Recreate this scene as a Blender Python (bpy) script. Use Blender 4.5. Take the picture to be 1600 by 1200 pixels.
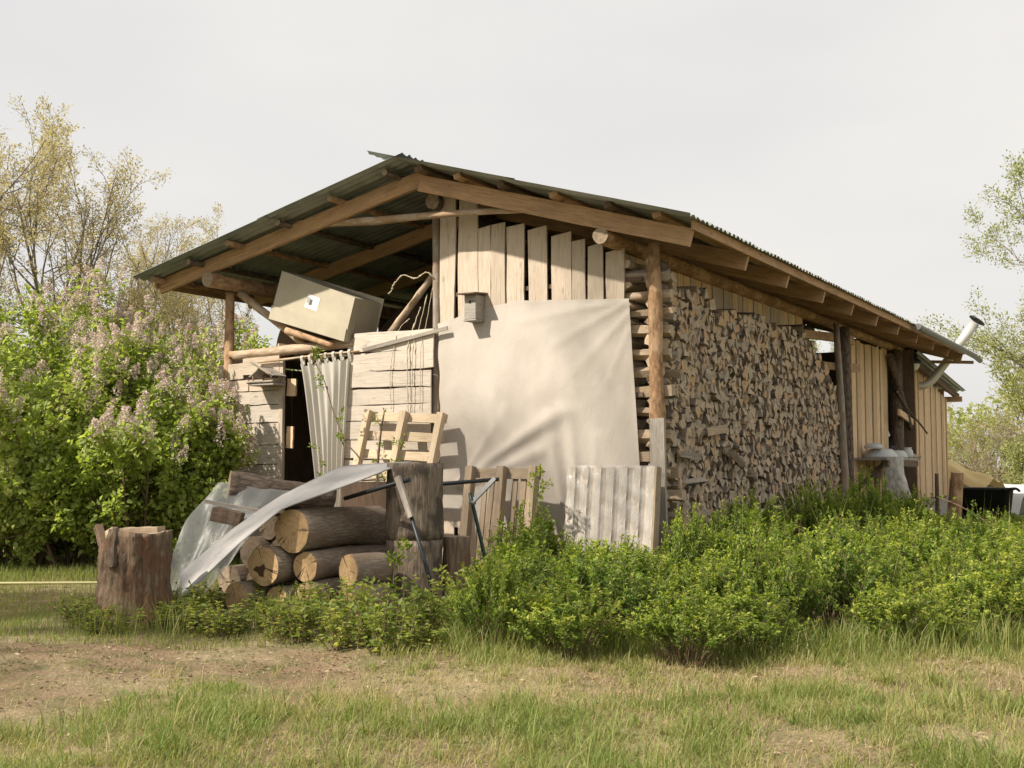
import bpy, math, random
import numpy as np
from mathutils import Matrix, Vector, noise as mnoise

sc = bpy.context.scene
for o in list(bpy.data.objects):
    bpy.data.objects.remove(o)
COL = sc.collection
R = math.radians

# ------------------------------------------------------------------ camera
# world axes follow the barn: X along its gable, Y along its length, origin at the corner post
cam = bpy.data.objects.new('camera', bpy.data.cameras.new('camera'))
COL.objects.link(cam)
cam.data.sensor_width = 36.0
cam.data.lens = 41.18
cam.data.clip_end = 2000.0
cam.location = (5.374, -12.384, 1.4)
cam.rotation_euler = (R(90 + 3.91), 0, R(30.42))
sc.camera = cam

# ------------------------------------------------------------------ sky and sun
SUN_EL, SUN_AZ = R(45.0), (-0.56, -0.83)          # direction towards the sun on the ground plane
sd = Vector((SUN_AZ[0], SUN_AZ[1], 0)).normalized()
to_sun = Vector((sd.x * math.cos(SUN_EL), sd.y * math.cos(SUN_EL), math.sin(SUN_EL)))
world = bpy.data.worlds.new('World')
sc.world = world
world.use_nodes = True
wn, wl = world.node_tree.nodes, world.node_tree.links
wn.clear()
w_out = wn.new('ShaderNodeOutputWorld')
w_bg = wn.new('ShaderNodeBackground')
w_sky = wn.new('ShaderNodeTexSky')
w_sky.sky_type = 'NISHITA'
w_sky.sun_disc = False
w_sky.sun_elevation = SUN_EL
w_sky.sun_rotation = math.atan2(sd.x, sd.y)
w_sky.dust_density = 4.0
w_sky.air_density = 1.2
w_co = wn.new('ShaderNodeTexCoord')
w_map = wn.new('ShaderNodeMapping')
w_map.inputs['Scale'].default_value = (1.0, 1.0, 2.6)
w_noise = wn.new('ShaderNodeTexNoise')
w_noise.inputs['Scale'].default_value = 2.3
w_noise.inputs['Detail'].default_value = 6.0
w_noise.inputs['Roughness'].default_value = 0.45
w_ramp = wn.new('ShaderNodeValToRGB')                     # thin even cloud: brighter and greyer veils
w_ramp.color_ramp.elements[0].position = 0.30
w_ramp.color_ramp.elements[0].color = (6.80, 6.68, 6.62, 1)
w_ramp.color_ramp.elements[1].position = 0.72
w_ramp.color_ramp.elements[1].color = (8.05, 7.75, 7.30, 1)
w_mix = wn.new('ShaderNodeMixRGB')
w_mix.inputs['Fac'].default_value = 0.93
wl.new(w_co.outputs['Generated'], w_map.inputs['Vector'])
wl.new(w_map.outputs['Vector'], w_noise.inputs['Vector'])
wl.new(w_noise.outputs['Fac'], w_ramp.inputs['Fac'])
wl.new(w_sky.outputs['Color'], w_mix.inputs['Color1'])
wl.new(w_ramp.outputs['Color'], w_mix.inputs['Color2'])
wl.new(w_mix.outputs['Color'], w_bg.inputs['Color'])
w_bg.inputs['Strength'].default_value = 0.079
wl.new(w_bg.outputs['Background'], w_out.inputs['Surface'])

sun = bpy.data.objects.new('sun', bpy.data.lights.new('sun', 'SUN'))
COL.objects.link(sun)
sun.data.energy = 5.0
sun.data.angle = R(1.2)
sun.data.color = (1.0, 0.905, 0.77)
sun.rotation_euler = (-to_sun).to_track_quat('-Z', 'Y').to_euler()
sun.location = (-3, -20, 18)

sc.view_settings.view_transform = 'Standard'
sc.view_settings.look = 'None'
sc.view_settings.gamma = 1.0
sc.view_settings.exposure = 0.6
sc.view_settings.use_curve_mapping = False
sc.cycles.use_denoising = True
sc.cycles.max_bounces = 8
sc.cycles.transparent_max_bounces = 12

# ------------------------------------------------------------------ helpers
def np_mesh(name, V, F, mats, midx=None, attr=None, smooth=False):
    V = np.asarray(V, dtype=np.float32).reshape(-1, 3)
    F = np.asarray(F, dtype=np.int32)
    me = bpy.data.meshes.new(name)
    n, k = F.shape
    me.vertices.add(len(V)); me.vertices.foreach_set('co', V.ravel())
    me.loops.add(n * k); me.loops.foreach_set('vertex_index', F.ravel())
    me.polygons.add(n); me.polygons.foreach_set('loop_start', np.arange(0, n * k, k, dtype=np.int32))
    for m in mats: me.materials.append(m)
    if midx is not None: me.polygons.foreach_set('material_index', np.asarray(midx, dtype=np.int32))
    if smooth is True: me.polygons.foreach_set('use_smooth', np.ones(n, dtype=bool))
    elif smooth is not False: me.polygons.foreach_set('use_smooth', np.asarray(smooth, dtype=bool))
    if attr is not None:
        me.attributes.new('rnd', 'FLOAT', 'POINT').data.foreach_set('value', np.asarray(attr, dtype=np.float32))
    me.update(calc_edges=True)
    me.validate()
    return me

def poly_mesh(name, verts, faces, mats, midx=None, smooth=None):
    me = bpy.data.meshes.new(name)
    me.from_pydata([tuple(v) for v in verts], [], [tuple(f) for f in faces])
    for m in mats: me.materials.append(m)
    if midx: me.polygons.foreach_set('material_index', midx)
    if smooth: me.polygons.foreach_set('use_smooth', smooth)
    me.update()
    return me

WORLD = {}
def obj(name, me, parent=None, M=None):
    o = bpy.data.objects.new(name, me)
    COL.objects.link(o)
    M = M if M is not None else Matrix.Identity(4)
    WORLD[o.name] = M
    if parent is not None:
        o.parent = parent
        o.matrix_basis = WORLD[parent.name].inverted() @ M
    else:
        o.matrix_basis = M
    return o

def tag(o, label, cat, group=None, kind=None):
    if label: o['label'] = label
    if cat: o['category'] = cat
    if group: o['group'] = group
    if kind: o['kind'] = kind
    return o

def thing(name, label, cat, loc=(0, 0, 0), group=None):
    return tag(obj(name, None, None, Matrix.Translation(Vector(loc))), label, cat, group)

def part(name, me, parent, M=None):
    return obj(name, me, parent, M)

def T(x, y, z): return Matrix.Translation(Vector((x, y, z)))
def RZ(a): return Matrix.Rotation(a, 4, 'Z')

def along(p0, p1, up=(0, 0, 1), roll=0.0):
    """frame at p0 whose X runs to p1 and whose Z leans towards up"""
    p0, p1 = Vector(p0), Vector(p1)
    x = (p1 - p0).normalized()
    u = Vector(up)
    if abs(x.dot(u)) > 0.98: u = Vector((0, 1, 0)) if abs(x.y) < 0.9 else Vector((1, 0, 0))
    y = u.cross(x).normalized()
    z = x.cross(y)
    M = Matrix((x, y, z)).transposed().to_4x4()
    M.translation = p0
    return M @ Matrix.Rotation(roll, 4, 'X')

def dist(p0, p1): return (Vector(p1) - Vector(p0)).length

def plank_mesh(L, w, t, mat, seed=0, seg=7, wob=0.008, cut0=0.0, cut1=0.0, taper=0.0, bow=0.0):
    """board with sawn, slightly live edges: X along, Y width, Z thickness"""
    r = random.Random(seed)
    V, F = [], []
    a = b = 0.0
    for i in range(seg + 1):
        s = i / seg
        a = a * 0.5 + r.uniform(-wob, wob); b = b * 0.5 + r.uniform(-wob, wob)
        ww = w * (1 - taper * s)
        y0, y1 = -ww / 2 + a, ww / 2 + b
        z = bow * math.sin(math.pi * s) + r.uniform(-1, 1) * wob * 0.25
        for y, zz in ((y0, -t / 2), (y1, -t / 2), (y1, t / 2), (y0, t / 2)):
            x = s * L
            if i == 0: x += cut0 * y / w
            if i == seg: x += cut1 * y / w
            V.append((x, y, zz + z))
    for i in range(seg):
        q = i * 4
        for k in range(4):
            F.append((q + k, q + (k + 1) % 4, q + 4 + (k + 1) % 4, q + 4 + k))
    F.append((3, 2, 1, 0)); e = seg * 4
    F.append((e, e + 1, e + 2, e + 3))
    F = [tuple(reversed(f)) for f in F]
    return poly_mesh('board', V, F, [mat])

def log_mesh(L, r0, r1, side, end, seed=0, n=14, rings=9, rough=0.05, bend=0.0, end2=None, flare=0.0, knots=0):
    r = random.Random(seed)
    ph = [r.uniform(0, 6.28) for _ in range(8)]
    kn = [(r.uniform(.1, .9), r.uniform(0, 6.28)) for _ in range(knots)]
    V, F, mi, sm = [], [], [], []
    for i in range(rings + 1):
        s = i / rings
        rad = r0 + (r1 - r0) * s + flare * max(0, 1 - s * 4) ** 2
        cy = bend * L * math.sin(math.pi * s) + .25 * rough * r0 * math.sin(5 * s + ph[0])
        cz = .6 * bend * L * math.sin(2 * math.pi * s + ph[1]) + .25 * rough * r0 * math.sin(4 * s + ph[2])
        for k in range(n):
            a = 2 * math.pi * k / n
            d = 1 + rough * (.6 * math.sin(2 * a + ph[3] + 2 * s) + .5 * math.sin(3 * a + ph[4] - 3 * s) + .7 * r.uniform(-1, 1))
            for ks, ka in kn:
                q = ((s - ks) * rings / 1.1) ** 2 + ((a - ka + math.pi) % (2 * math.pi) - math.pi) ** 2 * 3
                d += .35 * math.exp(-q)
            V.append((s * L, cy + rad * d * math.cos(a), cz + rad * d * math.sin(a)))
    for i in range(rings):
        for k in range(n):
            a, b = i * n + k, i * n + (k + 1) % n
            F.append((a, a + n, b + n, b)); mi.append(0); sm.append(True)
    F.append(tuple(range(n))); mi.append(1); sm.append(False)
    F.append(tuple(reversed(range(rings * n, rings * n + n)))); mi.append(1); sm.append(False)
    return poly_mesh('log', V, F, [side, end], mi, sm)

def box_mesh(sx, sy, sz, mat, bev=0.0, name='box', jit=0.0, seed=0):
    """box standing on z=0, centred in x and y, with small chamfers"""
    r = random.Random(seed)
    b = bev
    V, F = [], []
    if b <= 0:
        for z in (0, sz):
            for x, y in ((-1, -1), (1, -1), (1, 1), (-1, 1)):
                V.append((x * sx / 2 + r.uniform(-jit, jit), y * sy / 2 + r.uniform(-jit, jit), z + r.uniform(-jit, jit)))
        F = [(3, 2, 1, 0), (4, 5, 6, 7), (0, 1, 5, 4), (1, 2, 6, 5), (2, 3, 7, 6), (3, 0, 4, 7)]
        return poly_mesh(name, V, F, [mat])
    def ring(ix, z):
        hx, hy = sx / 2 - ix, sy / 2 - ix
        c = b - ix * 0
        return [(-hx + c, -hy, z), (hx - c, -hy, z), (hx, -hy + c, z), (hx, hy - c, z), (hx - c, hy, z), (-hx + c, hy, z), (-hx, hy - c, z), (-hx, -hy + c, z)]
    rs = [ring(b, 0), ring(0, b), ring(0, sz - b), ring(b, sz)]
    for q in rs: V += q
    for i in range(3):
        for k in range(8):
            F.append((i * 8 + k, i * 8 + (k + 1) % 8, i * 8 + 8 + (k + 1) % 8, i * 8 + 8 + k))
    F.append(tuple(reversed(range(8)))); F.append(tuple(range(24, 32)))
    return poly_mesh(name, V, F, [mat])

def tube_np(P, rad, n=6):
    P = np.asarray(P, float); m = len(P)
    rad = np.broadcast_to(np.asarray(rad, float), (m,))
    t = np.gradient(P, axis=0); t /= (np.linalg.norm(t, axis=1)[:, None] + 1e-9)
    u = np.array([0., 0., 1.]) if abs(t[0, 2]) < .9 else np.array([1., 0., 0.])
    s = np.cross(t, u); s /= (np.linalg.norm(s, axis=1)[:, None] + 1e-9)
    v = np.cross(s, t)
    a = np.arange(n) * 2 * np.pi / n
    V = P[:, None, :] + rad[:, None, None] * (np.cos(a)[None, :, None] * s[:, None, :] + np.sin(a)[None, :, None] * v[:, None, :])
    V = V.reshape(-1, 3)
    i = np.arange(m - 1)[:, None] * n; k = np.arange(n)[None, :]; k2 = (k + 1) % n
    q = np.stack([i + k, i + k2, i + n + k2, i + n + k], -1).reshape(-1, 4)
    return V, q

class Acc:
    def __init__(s): s.V, s.F, s.A, s.n = [], [], [], 0
    def add(s, V, F, a=None):
        V = np.asarray(V, float).reshape(-1, 3); F = np.asarray(F)
        s.V.append(V); s.F.append(F + s.n); s.n += len(V)
        s.A.append(np.full(len(V), 0.5) if a is None else np.broadcast_to(np.asarray(a, float), (len(V),)))
    def mesh(s, name, mats, smooth=False, midx=None):
        return np_mesh(name, np.concatenate(s.V), np.concatenate(s.F), mats, midx, np.concatenate(s.A), smooth)

def tube_mesh(name, P, rad, mat, n=8, cap=True):
    V, F = tube_np(P, rad, n)
    m = len(P)
    faces = [tuple(f) for f in F.tolist()]
    if cap:
        faces.append(tuple(reversed(range(n)))); faces.append(tuple(range((m - 1) * n, m * n)))
    return poly_mesh(name, V.tolist(), faces, [mat], None, [True] * len(F) + [False] * (2 if cap else 0))

def smooth_path(pts, k=6):
    pts = np.asarray(pts, float); out = []
    n = len(pts)
    for i in range(n - 1):
        p0, p1, p2, p3 = pts[max(i - 1, 0)], pts[i], pts[i + 1], pts[min(i + 2, n - 1)]
        for j in range(k):
            t = j / k
            out.append(.5 * ((2 * p1) + (-p0 + p2) * t + (2 * p0 - 5 * p1 + 4 * p2 - p3) * t * t + (-p0 + 3 * p1 - 3 * p2 + p3) * t ** 3))
    out.append(pts[-1])
    return np.array(out)

def leaves_np(pos, dirs, size, rng, wide=0.5, fold=0.25, kind=4, face=None):
    """folded leaf blades: pos (N,3), dirs (N,3) blade direction, size (N,)"""
    N = len(pos)
    d = dirs / (np.linalg.norm(dirs, axis=1)[:, None] + 1e-9)
    up = rng.normal(size=(N, 3)) * .6 + (np.array([0, 0, 1.]) if face is None else face)
    s = np.cross(d, up); s /= (np.linalg.norm(s, axis=1)[:, None] + 1e-9)
    nrm = np.cross(s, d)
    L = size[:, None]; W = L * wide
    base = pos
    tip = pos + d * L - nrm * L * .12
    if kind == 4:
        l = pos + d * L * .45 + s * W * .5 + nrm * W * fold
        r = pos + d * L * .45 - s * W * .5 + nrm * W * fold
        V = np.stack([base, l, tip, r], 1).reshape(-1, 3)
        b = np.arange(N)[:, None] * 4
        F = np.concatenate([b + np.array([[0, 2, 1]]), b + np.array([[0, 3, 2]])])
        return V, F, 4
    l1 = pos + d * L * .25 + s * W * .45 + nrm * W * fold
    l2 = pos + d * L * .62 + s * W * .40 + nrm * W * fold * .8
    r1 = pos + d * L * .25 - s * W * .45 + nrm * W * fold
    r2 = pos + d * L * .62 - s * W * .40 + nrm * W * fold * .8
    V = np.stack([base, l1, l2, tip, r2, r1], 1).reshape(-1, 3)
    b = np.arange(N)[:, None] * 6
    F = np.concatenate([b + np.array([[0, 2, 1]]), b + np.array([[0, 3, 2]]), b + np.array([[0, 5, 4]]), b + np.array([[0, 4, 3]])])
    return V, F, 6

# ------------------------------------------------------------------ materials
class Mat:
    def __init__(s, name):
        s.m = bpy.data.materials.new(name); s.m.use_nodes = True
        s.t = s.m.node_tree; s.t.nodes.clear()
        s.out = s.n('ShaderNodeOutputMaterial')
    def n(s, kind, **kw):
        nd = s.t.nodes.new(kind)
        for k, v in kw.items():
            if k in nd.inputs: s.i(nd, k, v)
            else: setattr(nd, k, v)
        return nd
    def i(s, nd, key, v):
        if isinstance(v, bpy.types.NodeSocket): s.t.links.new(v, nd.inputs[key])
        else: nd.inputs[key].default_value = v
    def coord(s, scale=(1, 1, 1), rand=True, out='Object'):
        c = s.n('ShaderNodeTexCoord').outputs[out]
        if rand:
            oi = s.n('ShaderNodeObjectInfo')
            m = s.n('ShaderNodeMath', operation='MULTIPLY'); s.i(m, 0, oi.outputs['Random']); m.inputs[1].default_value = 37.0
            a = s.n('ShaderNodeVectorMath', operation='ADD'); s.i(a, 0, c); s.t.links.new(m.outputs[0], a.inputs[1])
            c = a.outputs[0]
        mp = s.n('ShaderNodeMapping'); s.i(mp, 'Vector', c); mp.inputs['Scale'].default_value = scale
        return mp.outputs[0]
    def noise(s, vec, scale=5, detail=5, rough=.55, dist=0.0):
        nd = s.n('ShaderNodeTexNoise'); s.i(nd, 'Vector', vec)
        nd.inputs['Scale'].default_value = scale; nd.inputs['Detail'].default_value = detail
        nd.inputs['Roughness'].default_value = rough; nd.inputs['Distortion'].default_value = dist
        return nd.outputs['Fac']
    def ramp(s, fac, stops):
        nd = s.n('ShaderNodeValToRGB'); s.i(nd, 'Fac', fac)
        e = nd.color_ramp.elements
        while len(e) < len(stops): e.new(.5)
        for k, (p, c) in enumerate(stops):
            e[k].position = p; e[k].color = (*c, 1) if len(c) == 3 else c
        return nd.outputs['Color']
    def mix(s, fac, a, b, mode='MIX'):
        nd = s.n('ShaderNodeMixRGB', blend_type=mode); s.i(nd, 'Fac', fac)
        for k, v in (('Color1', a), ('Color2', b)):
            if isinstance(v, tuple): v = (*v, 1) if len(v) == 3 else v
            s.i(nd, k, v)
        return nd.outputs['Color']
    def math(s, op, a, b=0.0):
        nd = s.n('ShaderNodeMath', operation=op); s.i(nd, 0, a); s.i(nd, 1, b)
        return nd.outputs[0]
    def bump(s, h, strength=.4, d=.01):
        nd = s.n('ShaderNodeBump'); s.i(nd, 'Height', h); nd.inputs['Strength'].default_value = strength; nd.inputs['Distance'].default_value = d
        return nd.outputs['Normal']
    def bsdf(s, col, rough=.8, normal=None, metal=0.0, spec=.3, surf=True):
        nd = s.n('ShaderNodeBsdfPrincipled')
        s.i(nd, 'Base Color', (*col, 1) if isinstance(col, tuple) else col)
        s.i(nd, 'Roughness', rough); nd.inputs['Metallic'].default_value = metal
        nd.inputs['Specular IOR Level'].default_value = spec
        if normal is not None: s.i(nd, 'Normal', normal)
        if surf: s.t.links.new(nd.outputs[0], s.out.inputs['Surface'])
        return nd.outputs[0]
    def rnd_obj(s): return s.n('ShaderNodeObjectInfo').outputs['Random']

def wood(name, light, dark, stain=(.22, .20, .18), st=.35, grain=(1.5, 22, 22), bump=.35, var=.25, knots=True):
    m = Mat(name)
    v = m.coord(grain)
    g = m.noise(v, 3.0, 6, .6, .4)
    c = m.ramp(g, [(.30, dark), (.62, light)])
    v2 = m.coord((1.2, 3.5, 3.5))
    big = m.noise(v2, 1.6, 4, .6)
    f = m.math('MULTIPLY', m.ramp(big, [(.42, (0, 0, 0)), (.72, (1, 1, 1))]), st)
    c = m.mix(f, c, stain)
    if knots:
        vo = m.n('ShaderNodeTexVoronoi', feature='F1'); m.i(vo, 'Vector', m.coord((2.2, 5.5, 5.5))); vo.inputs['Scale'].default_value = 1.0
        k = m.ramp(vo.outputs['Distance'], [(.05, (1, 1, 1)), (.13, (0, 0, 0))])
        c = m.mix(m.math('MULTIPLY', k, .55), c, tuple(x * .45 for x in dark))
    ck = m.noise(m.coord((.9, 55, 55)), 1.6, 3, .5, .2)
    c = m.mix(m.math('MULTIPLY', m.ramp(ck, [(.335, (1, 1, 1)), (.36, (0, 0, 0))]), .55), c, tuple(x * .35 for x in dark))
    drip = m.noise(m.coord((6, 7, 7)), 1.0, 5, .7)
    c = m.mix(m.math('MULTIPLY', m.ramp(drip, [(.56, (0, 0, 0)), (.74, (1, 1, 1))]), .35), c, tuple(x * .5 for x in stain))
    r = m.rnd_obj()
    b = m.math('ADD', m.math('MULTIPLY', r, var), 1 - var * .5)
    c = m.mix(1.0, c, m.n('ShaderNodeCombineColor', Red=b, Green=b, Blue=b).outputs[0], 'MULTIPLY')
    m.bsdf(c, .85, m.bump(g, bump, .006), spec=.2)
    return m.m

def bark(name, light, dark, spot=None, scale=(3, 9, 9), bump=.9, d=.02):
    m = Mat(name)
    v = m.coord(scale)
    g = m.noise(v, 3.0, 8, .65, .6)
    vo = m.n('ShaderNodeTexVoronoi', feature='DISTANCE_TO_EDGE'); m.i(vo, 'Vector', m.coord((scale[0] * 1.4, scale[1] * 1.4, scale[2] * 1.4))); vo.inputs['Scale'].default_value = 1.3
    h = m.math('ADD', g, m.math('MULTIPLY', vo.outputs['Distance'], .6))
    c = m.ramp(h, [(.35, dark), (.75, light)])
    if spot:
        f = m.noise(m.coord((1.5, 2.5, 2.5)), 2.2, 5, .6)
        c = m.mix(m.ramp(f, [(.48, (0, 0, 0)), (.6, (1, 1, 1))]), c, spot)
    m.bsdf(c, .9, m.bump(h, bump, d), spec=.15)
    return m.m

def endgrain(name, light, dark, rim, freq=150, crack=.7):
    m = Mat(name)
    c = m.n('ShaderNodeTexCoord').outputs['Object']
    sep = m.n('ShaderNodeSeparateXYZ'); m.i(sep, 0, c)
    y, z = sep.outputs[1], sep.outputs[2]
    wob = m.noise(m.coord((9, 9, 9)), 1.2, 3, .5)
    rad = m.math('SQRT', m.math('ADD', m.math('MULTIPLY', y, y), m.math('MULTIPLY', z, z)))
    rr = m.math('ADD', rad, m.math('MULTIPLY', wob, .03))
    ring = m.math('ADD', m.math('MULTIPLY', m.math('SINE', m.math('MULTIPLY', rr, freq)), .5), .5)
    col = m.mix(m.math('MULTIPLY', ring, .45), light, dark)
    st = m.noise(m.coord((5, 5, 5)), 2.0, 6, .7)
    col = m.mix(m.ramp(st, [(.45, (0, 0, 0)), (.75, (1, 1, 1))]), col, rim)
    ang = m.math('ARCTAN2', y, z)
    ck = m.noise(m.n('ShaderNodeCombineXYZ', X=m.math('MULTIPLY', ang, 2.3), Y=m.math('MULTIPLY', rad, 1.2), Z=m.math('MULTIPLY', m.rnd_obj(), 50.0)).outputs[0], 3.0, 2, .4)
    ckf = m.ramp(ck, [(.335, (1, 1, 1)), (.36, (0, 0, 0))])
    col = m.mix(m.math('MULTIPLY', ckf, crack), col, (.035, .025, .018))
    saw = m.noise(m.coord((60, 6, 60)), 3, 2, .5)
    m.bsdf(col, .85, m.bump(m.math('ADD', saw, ring), .25, .004), spec=.15)
    return m.m

def leafmat(name, c0, c1, c2, trans=.45, gloss=.35, tcol=1.25):
    """per-leaf hue spread through the 'rnd' attribute, light also passes through the blade"""
    m = Mat(name)
    a = m.n('ShaderNodeAttribute', attribute_name='rnd').outputs['Fac']
    a = m.math('ADD', a, m.math('MULTIPLY', m.math('SUBTRACT', m.rnd_obj(), .5), .30))
    c = m.ramp(a, [(0.0, c0), (.55, c1), (1.0, c2)])
    p = m.bsdf(c, .55, None, 0, gloss, surf=False)
    tr = m.n('ShaderNodeBsdfTranslucent')
    m.i(tr, 'Color', m.mix(1.0, c, (tcol, tcol * 1.05, tcol * .55), 'MULTIPLY'))
    mx = m.n('ShaderNodeMixShader', Fac=trans)
    m.t.links.new(p, mx.inputs[1]); m.t.links.new(tr.outputs[0], mx.inputs[2])
    m.t.links.new(mx.outputs[0], m.out.inputs['Surface'])
    return m.m

def plain(name, col, rough=.6, metal=0.0, nscale=8, namp=.25, bump=.15, spec=.35):
    m = Mat(name)
    g = m.noise(m.coord((1, 1, 1)), nscale, 6, .6)
    c = m.mix(m.math('MULTIPLY', g, namp), col, tuple(x * .35 for x in col))
    m.bsdf(c, rough, m.bump(g, bump, .006), metal, spec)
    return m.m

def cloth(name, col, dirt, trans=.2, weave=900, dirt_amt=.5, wr=.3):
    m = Mat(name)
    v = m.coord((1, 1, 1))
    g = m.noise(v, 1.3, 6, .6)
    c = m.mix(m.math('MULTIPLY', m.ramp(g, [(.4, (0, 0, 0)), (.75, (1, 1, 1))]), dirt_amt), col, dirt)
    fine = m.noise(m.coord((1, 1, 1)), 60, 3, .6)
    crease = m.noise(m.coord((3, 3, 1.6)), 2.4, 6, .55, 1.8)
    nr = m.bump(m.math('ADD', m.math('MULTIPLY', fine, .12), crease), wr, .03)
    p = m.bsdf(c, .75, nr, 0, .2, surf=False)
    tr = m.n('ShaderNodeBsdfTranslucent'); m.i(tr, 'Color', c)
    mx = m.n('ShaderNodeMixShader', Fac=trans)
    m.t.links.new(p, mx.inputs[1]); m.t.links.new(tr.outputs[0], mx.inputs[2])
    m.t.links.new(mx.outputs[0], m.out.inputs['Surface'])
    return m.m

W_PALE = wood('pale_boards', (.56, .48, .395), (.45, .365, .28), (.38, .31, .245), .3, var=.18)
W_GREYPALE = wood('sun_bleached_boards', (.58, .52, .45), (.46, .40, .335), (.37, .325, .275), .35, var=.16)
W_SIDE = wood('side_boards', (.75, .55, .355), (.56, .395, .24), (.42, .32, .23), .4, var=.3)
W_BEAM = wood('rafter_wood', (.50, .325, .19), (.33, .205, .115), (.22, .155, .105), .5, var=.2)
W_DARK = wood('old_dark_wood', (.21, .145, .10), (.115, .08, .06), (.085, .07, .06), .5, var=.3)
W_GREY = wood('weathered_grey_wood', (.40, .36, .31), (.25, .22, .19), (.16, .145, .13), .5, var=.2)
W_PALLET = wood('fresh_pallet_wood', (.56, .455, .325), (.44, .34, .23), (.38, .31, .23), .3, var=.2)
W_OLDPAL = wood('old_pallet_wood', (.40, .31, .22), (.26, .20, .14), (.18, .15, .12), .5, var=.3)
W_SPLIT = wood('split_firewood', (.50, .385, .265), (.31, .23, .155), (.26, .22, .18), .6, (4, 16, 16), .6, .45, False)
W_SPLITG = wood('grey_split_firewood', (.47, .40, .32), (.28, .235, .19), (.15, .135, .12), .6, (4, 16, 16), .6, .5, False)
E_FIRE = endgrain('firewood_ends', (.55, .44, .32), (.42, .325, .23), (.30, .24, .18), 170, .5)
B_PINE = bark('pine_post_bark', (.40, .25, .14), (.17, .10, .06), (.47, .32, .20), (4, 10, 10), .7, .012)
B_DARK = bark('dark_bark', (.20, .155, .12), (.07, .055, .043), None, (3, 8, 8), 1.0, .03)
B_GREY = bark('grey_pole', (.36, .31, .26), (.20, .165, .135), (.27, .20, .14), (2, 8, 8), .5, .008)
B_POLE = bark('peeled_pole', (.52, .42, .32), (.30, .22, .15), (.34, .235, .15), (2, 9, 9), .5, .008)
B_STUMP = bark('stump_wood', (.30, .225, .16), (.10, .07, .05), (.20, .12, .075), (1.2, 12, 12), 1.0, .03)
B_ROUND = bark('old_round_sides', (.32, .26, .20), (.14, .105, .08), (.10, .08, .065), (1.6, 22, 22), 1.0, .02)
B_LOG = bark('pile_log_sides', (.33, .27, .21), (.16, .125, .095), (.23, .17, .125), (3, 18, 18), .9, .015)
B_FIRE = bark('firewood_bark', (.20, .165, .135), (.07, .055, .045), (.28, .24, .20), (5, 9, 9), .9, .015)
E_LOG = endgrain('sawn_log_ends', (.58, .395, .21), (.46, .295, .145), (.34, .225, .13), 130, .85)
E_OLD = endgrain('old_sawn_ends', (.36, .28, .20), (.24, .18, .13), (.20, .16, .12), 120, .8)
TRUNK = bark('tree_bark', (.24, .20, .165), (.10, .085, .07), (.30, .27, .235), (3, 7, 7), .6, .02)
STEM = bark('shrub_stems', (.22, .15, .10), (.10, .07, .05), None, (6, 9, 9), .3, .005)
def corrugated_mat():
    m = Mat('weathered_roof_steel')
    v = m.coord((1, 1, 1), rand=True)
    g = m.noise(v, 2.2, 7, .65)
    c = m.ramp(g, [(.35, (.20, .225, .205)), (.6, (.32, .345, .315)), (.78, (.37, .33, .27))])
    m.bsdf(c, m.math('ADD', m.math('MULTIPLY', g, .3), .35), m.bump(g, .1, .003), .35, .4)
    return m.m
STEEL = corrugated_mat()
GUTTER = plain('zinc_gutter', (.20, .205, .20), .45, .5, 6, .4)
PIPE = plain('galvanised_pipe', (.66, .64, .60), .45, .35, 5, .45)
DARKMETAL = plain('dark_steel', (.035, .04, .045), .45, .4, 20, .3)
GREYMETAL = plain('dull_grey_metal', (.32, .33, .33), .45, .6, 20, .3)
BLACK = plain('black_plastic', (.012, .013, .014), .5, 0, 10, .2)
ENAMEL = plain('white_enamel', (.62, .64, .63), .35, 0, 9, .35)
GLOBE = plain('milky_globe', (.75, .76, .72), .3, 0, 4, .1)
TARP = cloth('cream_tarp', (.53, .485, .435), (.475, .415, .355), .12, wr=.20, dirt_amt=.5)
CURTAIN = cloth('cream_curtain', (.60, .575, .52), (.52, .485, .425), .25, wr=.10, dirt_amt=.3)
SHEET = cloth('grey_white_panel', (.37, .36, .35), (.29, .28, .27), .0, wr=.08, dirt_amt=.7)
YELLOW = cloth('yellow_tarp', (.80, .64, .32), (.66, .50, .26), .1, wr=.4)
WHITEFILM = cloth('white_film', (.62, .62, .61), (.45, .45, .45), .1, wr=.5)
PAPER = plain('white_paper', (.72, .72, .70), .7, 0, 12, .15)
ROPE = plain('twine', (.55, .47, .35), .9, 0, 60, .4)
HOSE = plain('yellow_hose', (.42, .40, .20), .5, 0, 20, .2)
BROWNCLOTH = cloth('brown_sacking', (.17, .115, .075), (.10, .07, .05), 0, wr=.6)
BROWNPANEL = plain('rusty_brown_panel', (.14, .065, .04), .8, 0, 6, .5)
BIRCH = bark('birch_bark', (.62, .59, .54), (.28, .25, .22), (.70, .68, .63), (3, 6, 6), .3, .006)

def cardboard():
    m = Mat('cardboard')
    v = m.coord((1, 1, 1), rand=False)
    g = m.noise(v, 3.0, 6, .6)
    c = m.ramp(g, [(.3, (.40, .36, .275)), (.7, (.48, .435, .34))])
    fl = m.noise(m.coord((60, 2, 2), rand=False), 2, 2, .5)
    m.bsdf(c, .8, m.bump(m.math('ADD', m.math('MULTIPLY', fl, .2), g), .2, .01), 0, .2)
    return m.m
CARD = cardboard()

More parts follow.
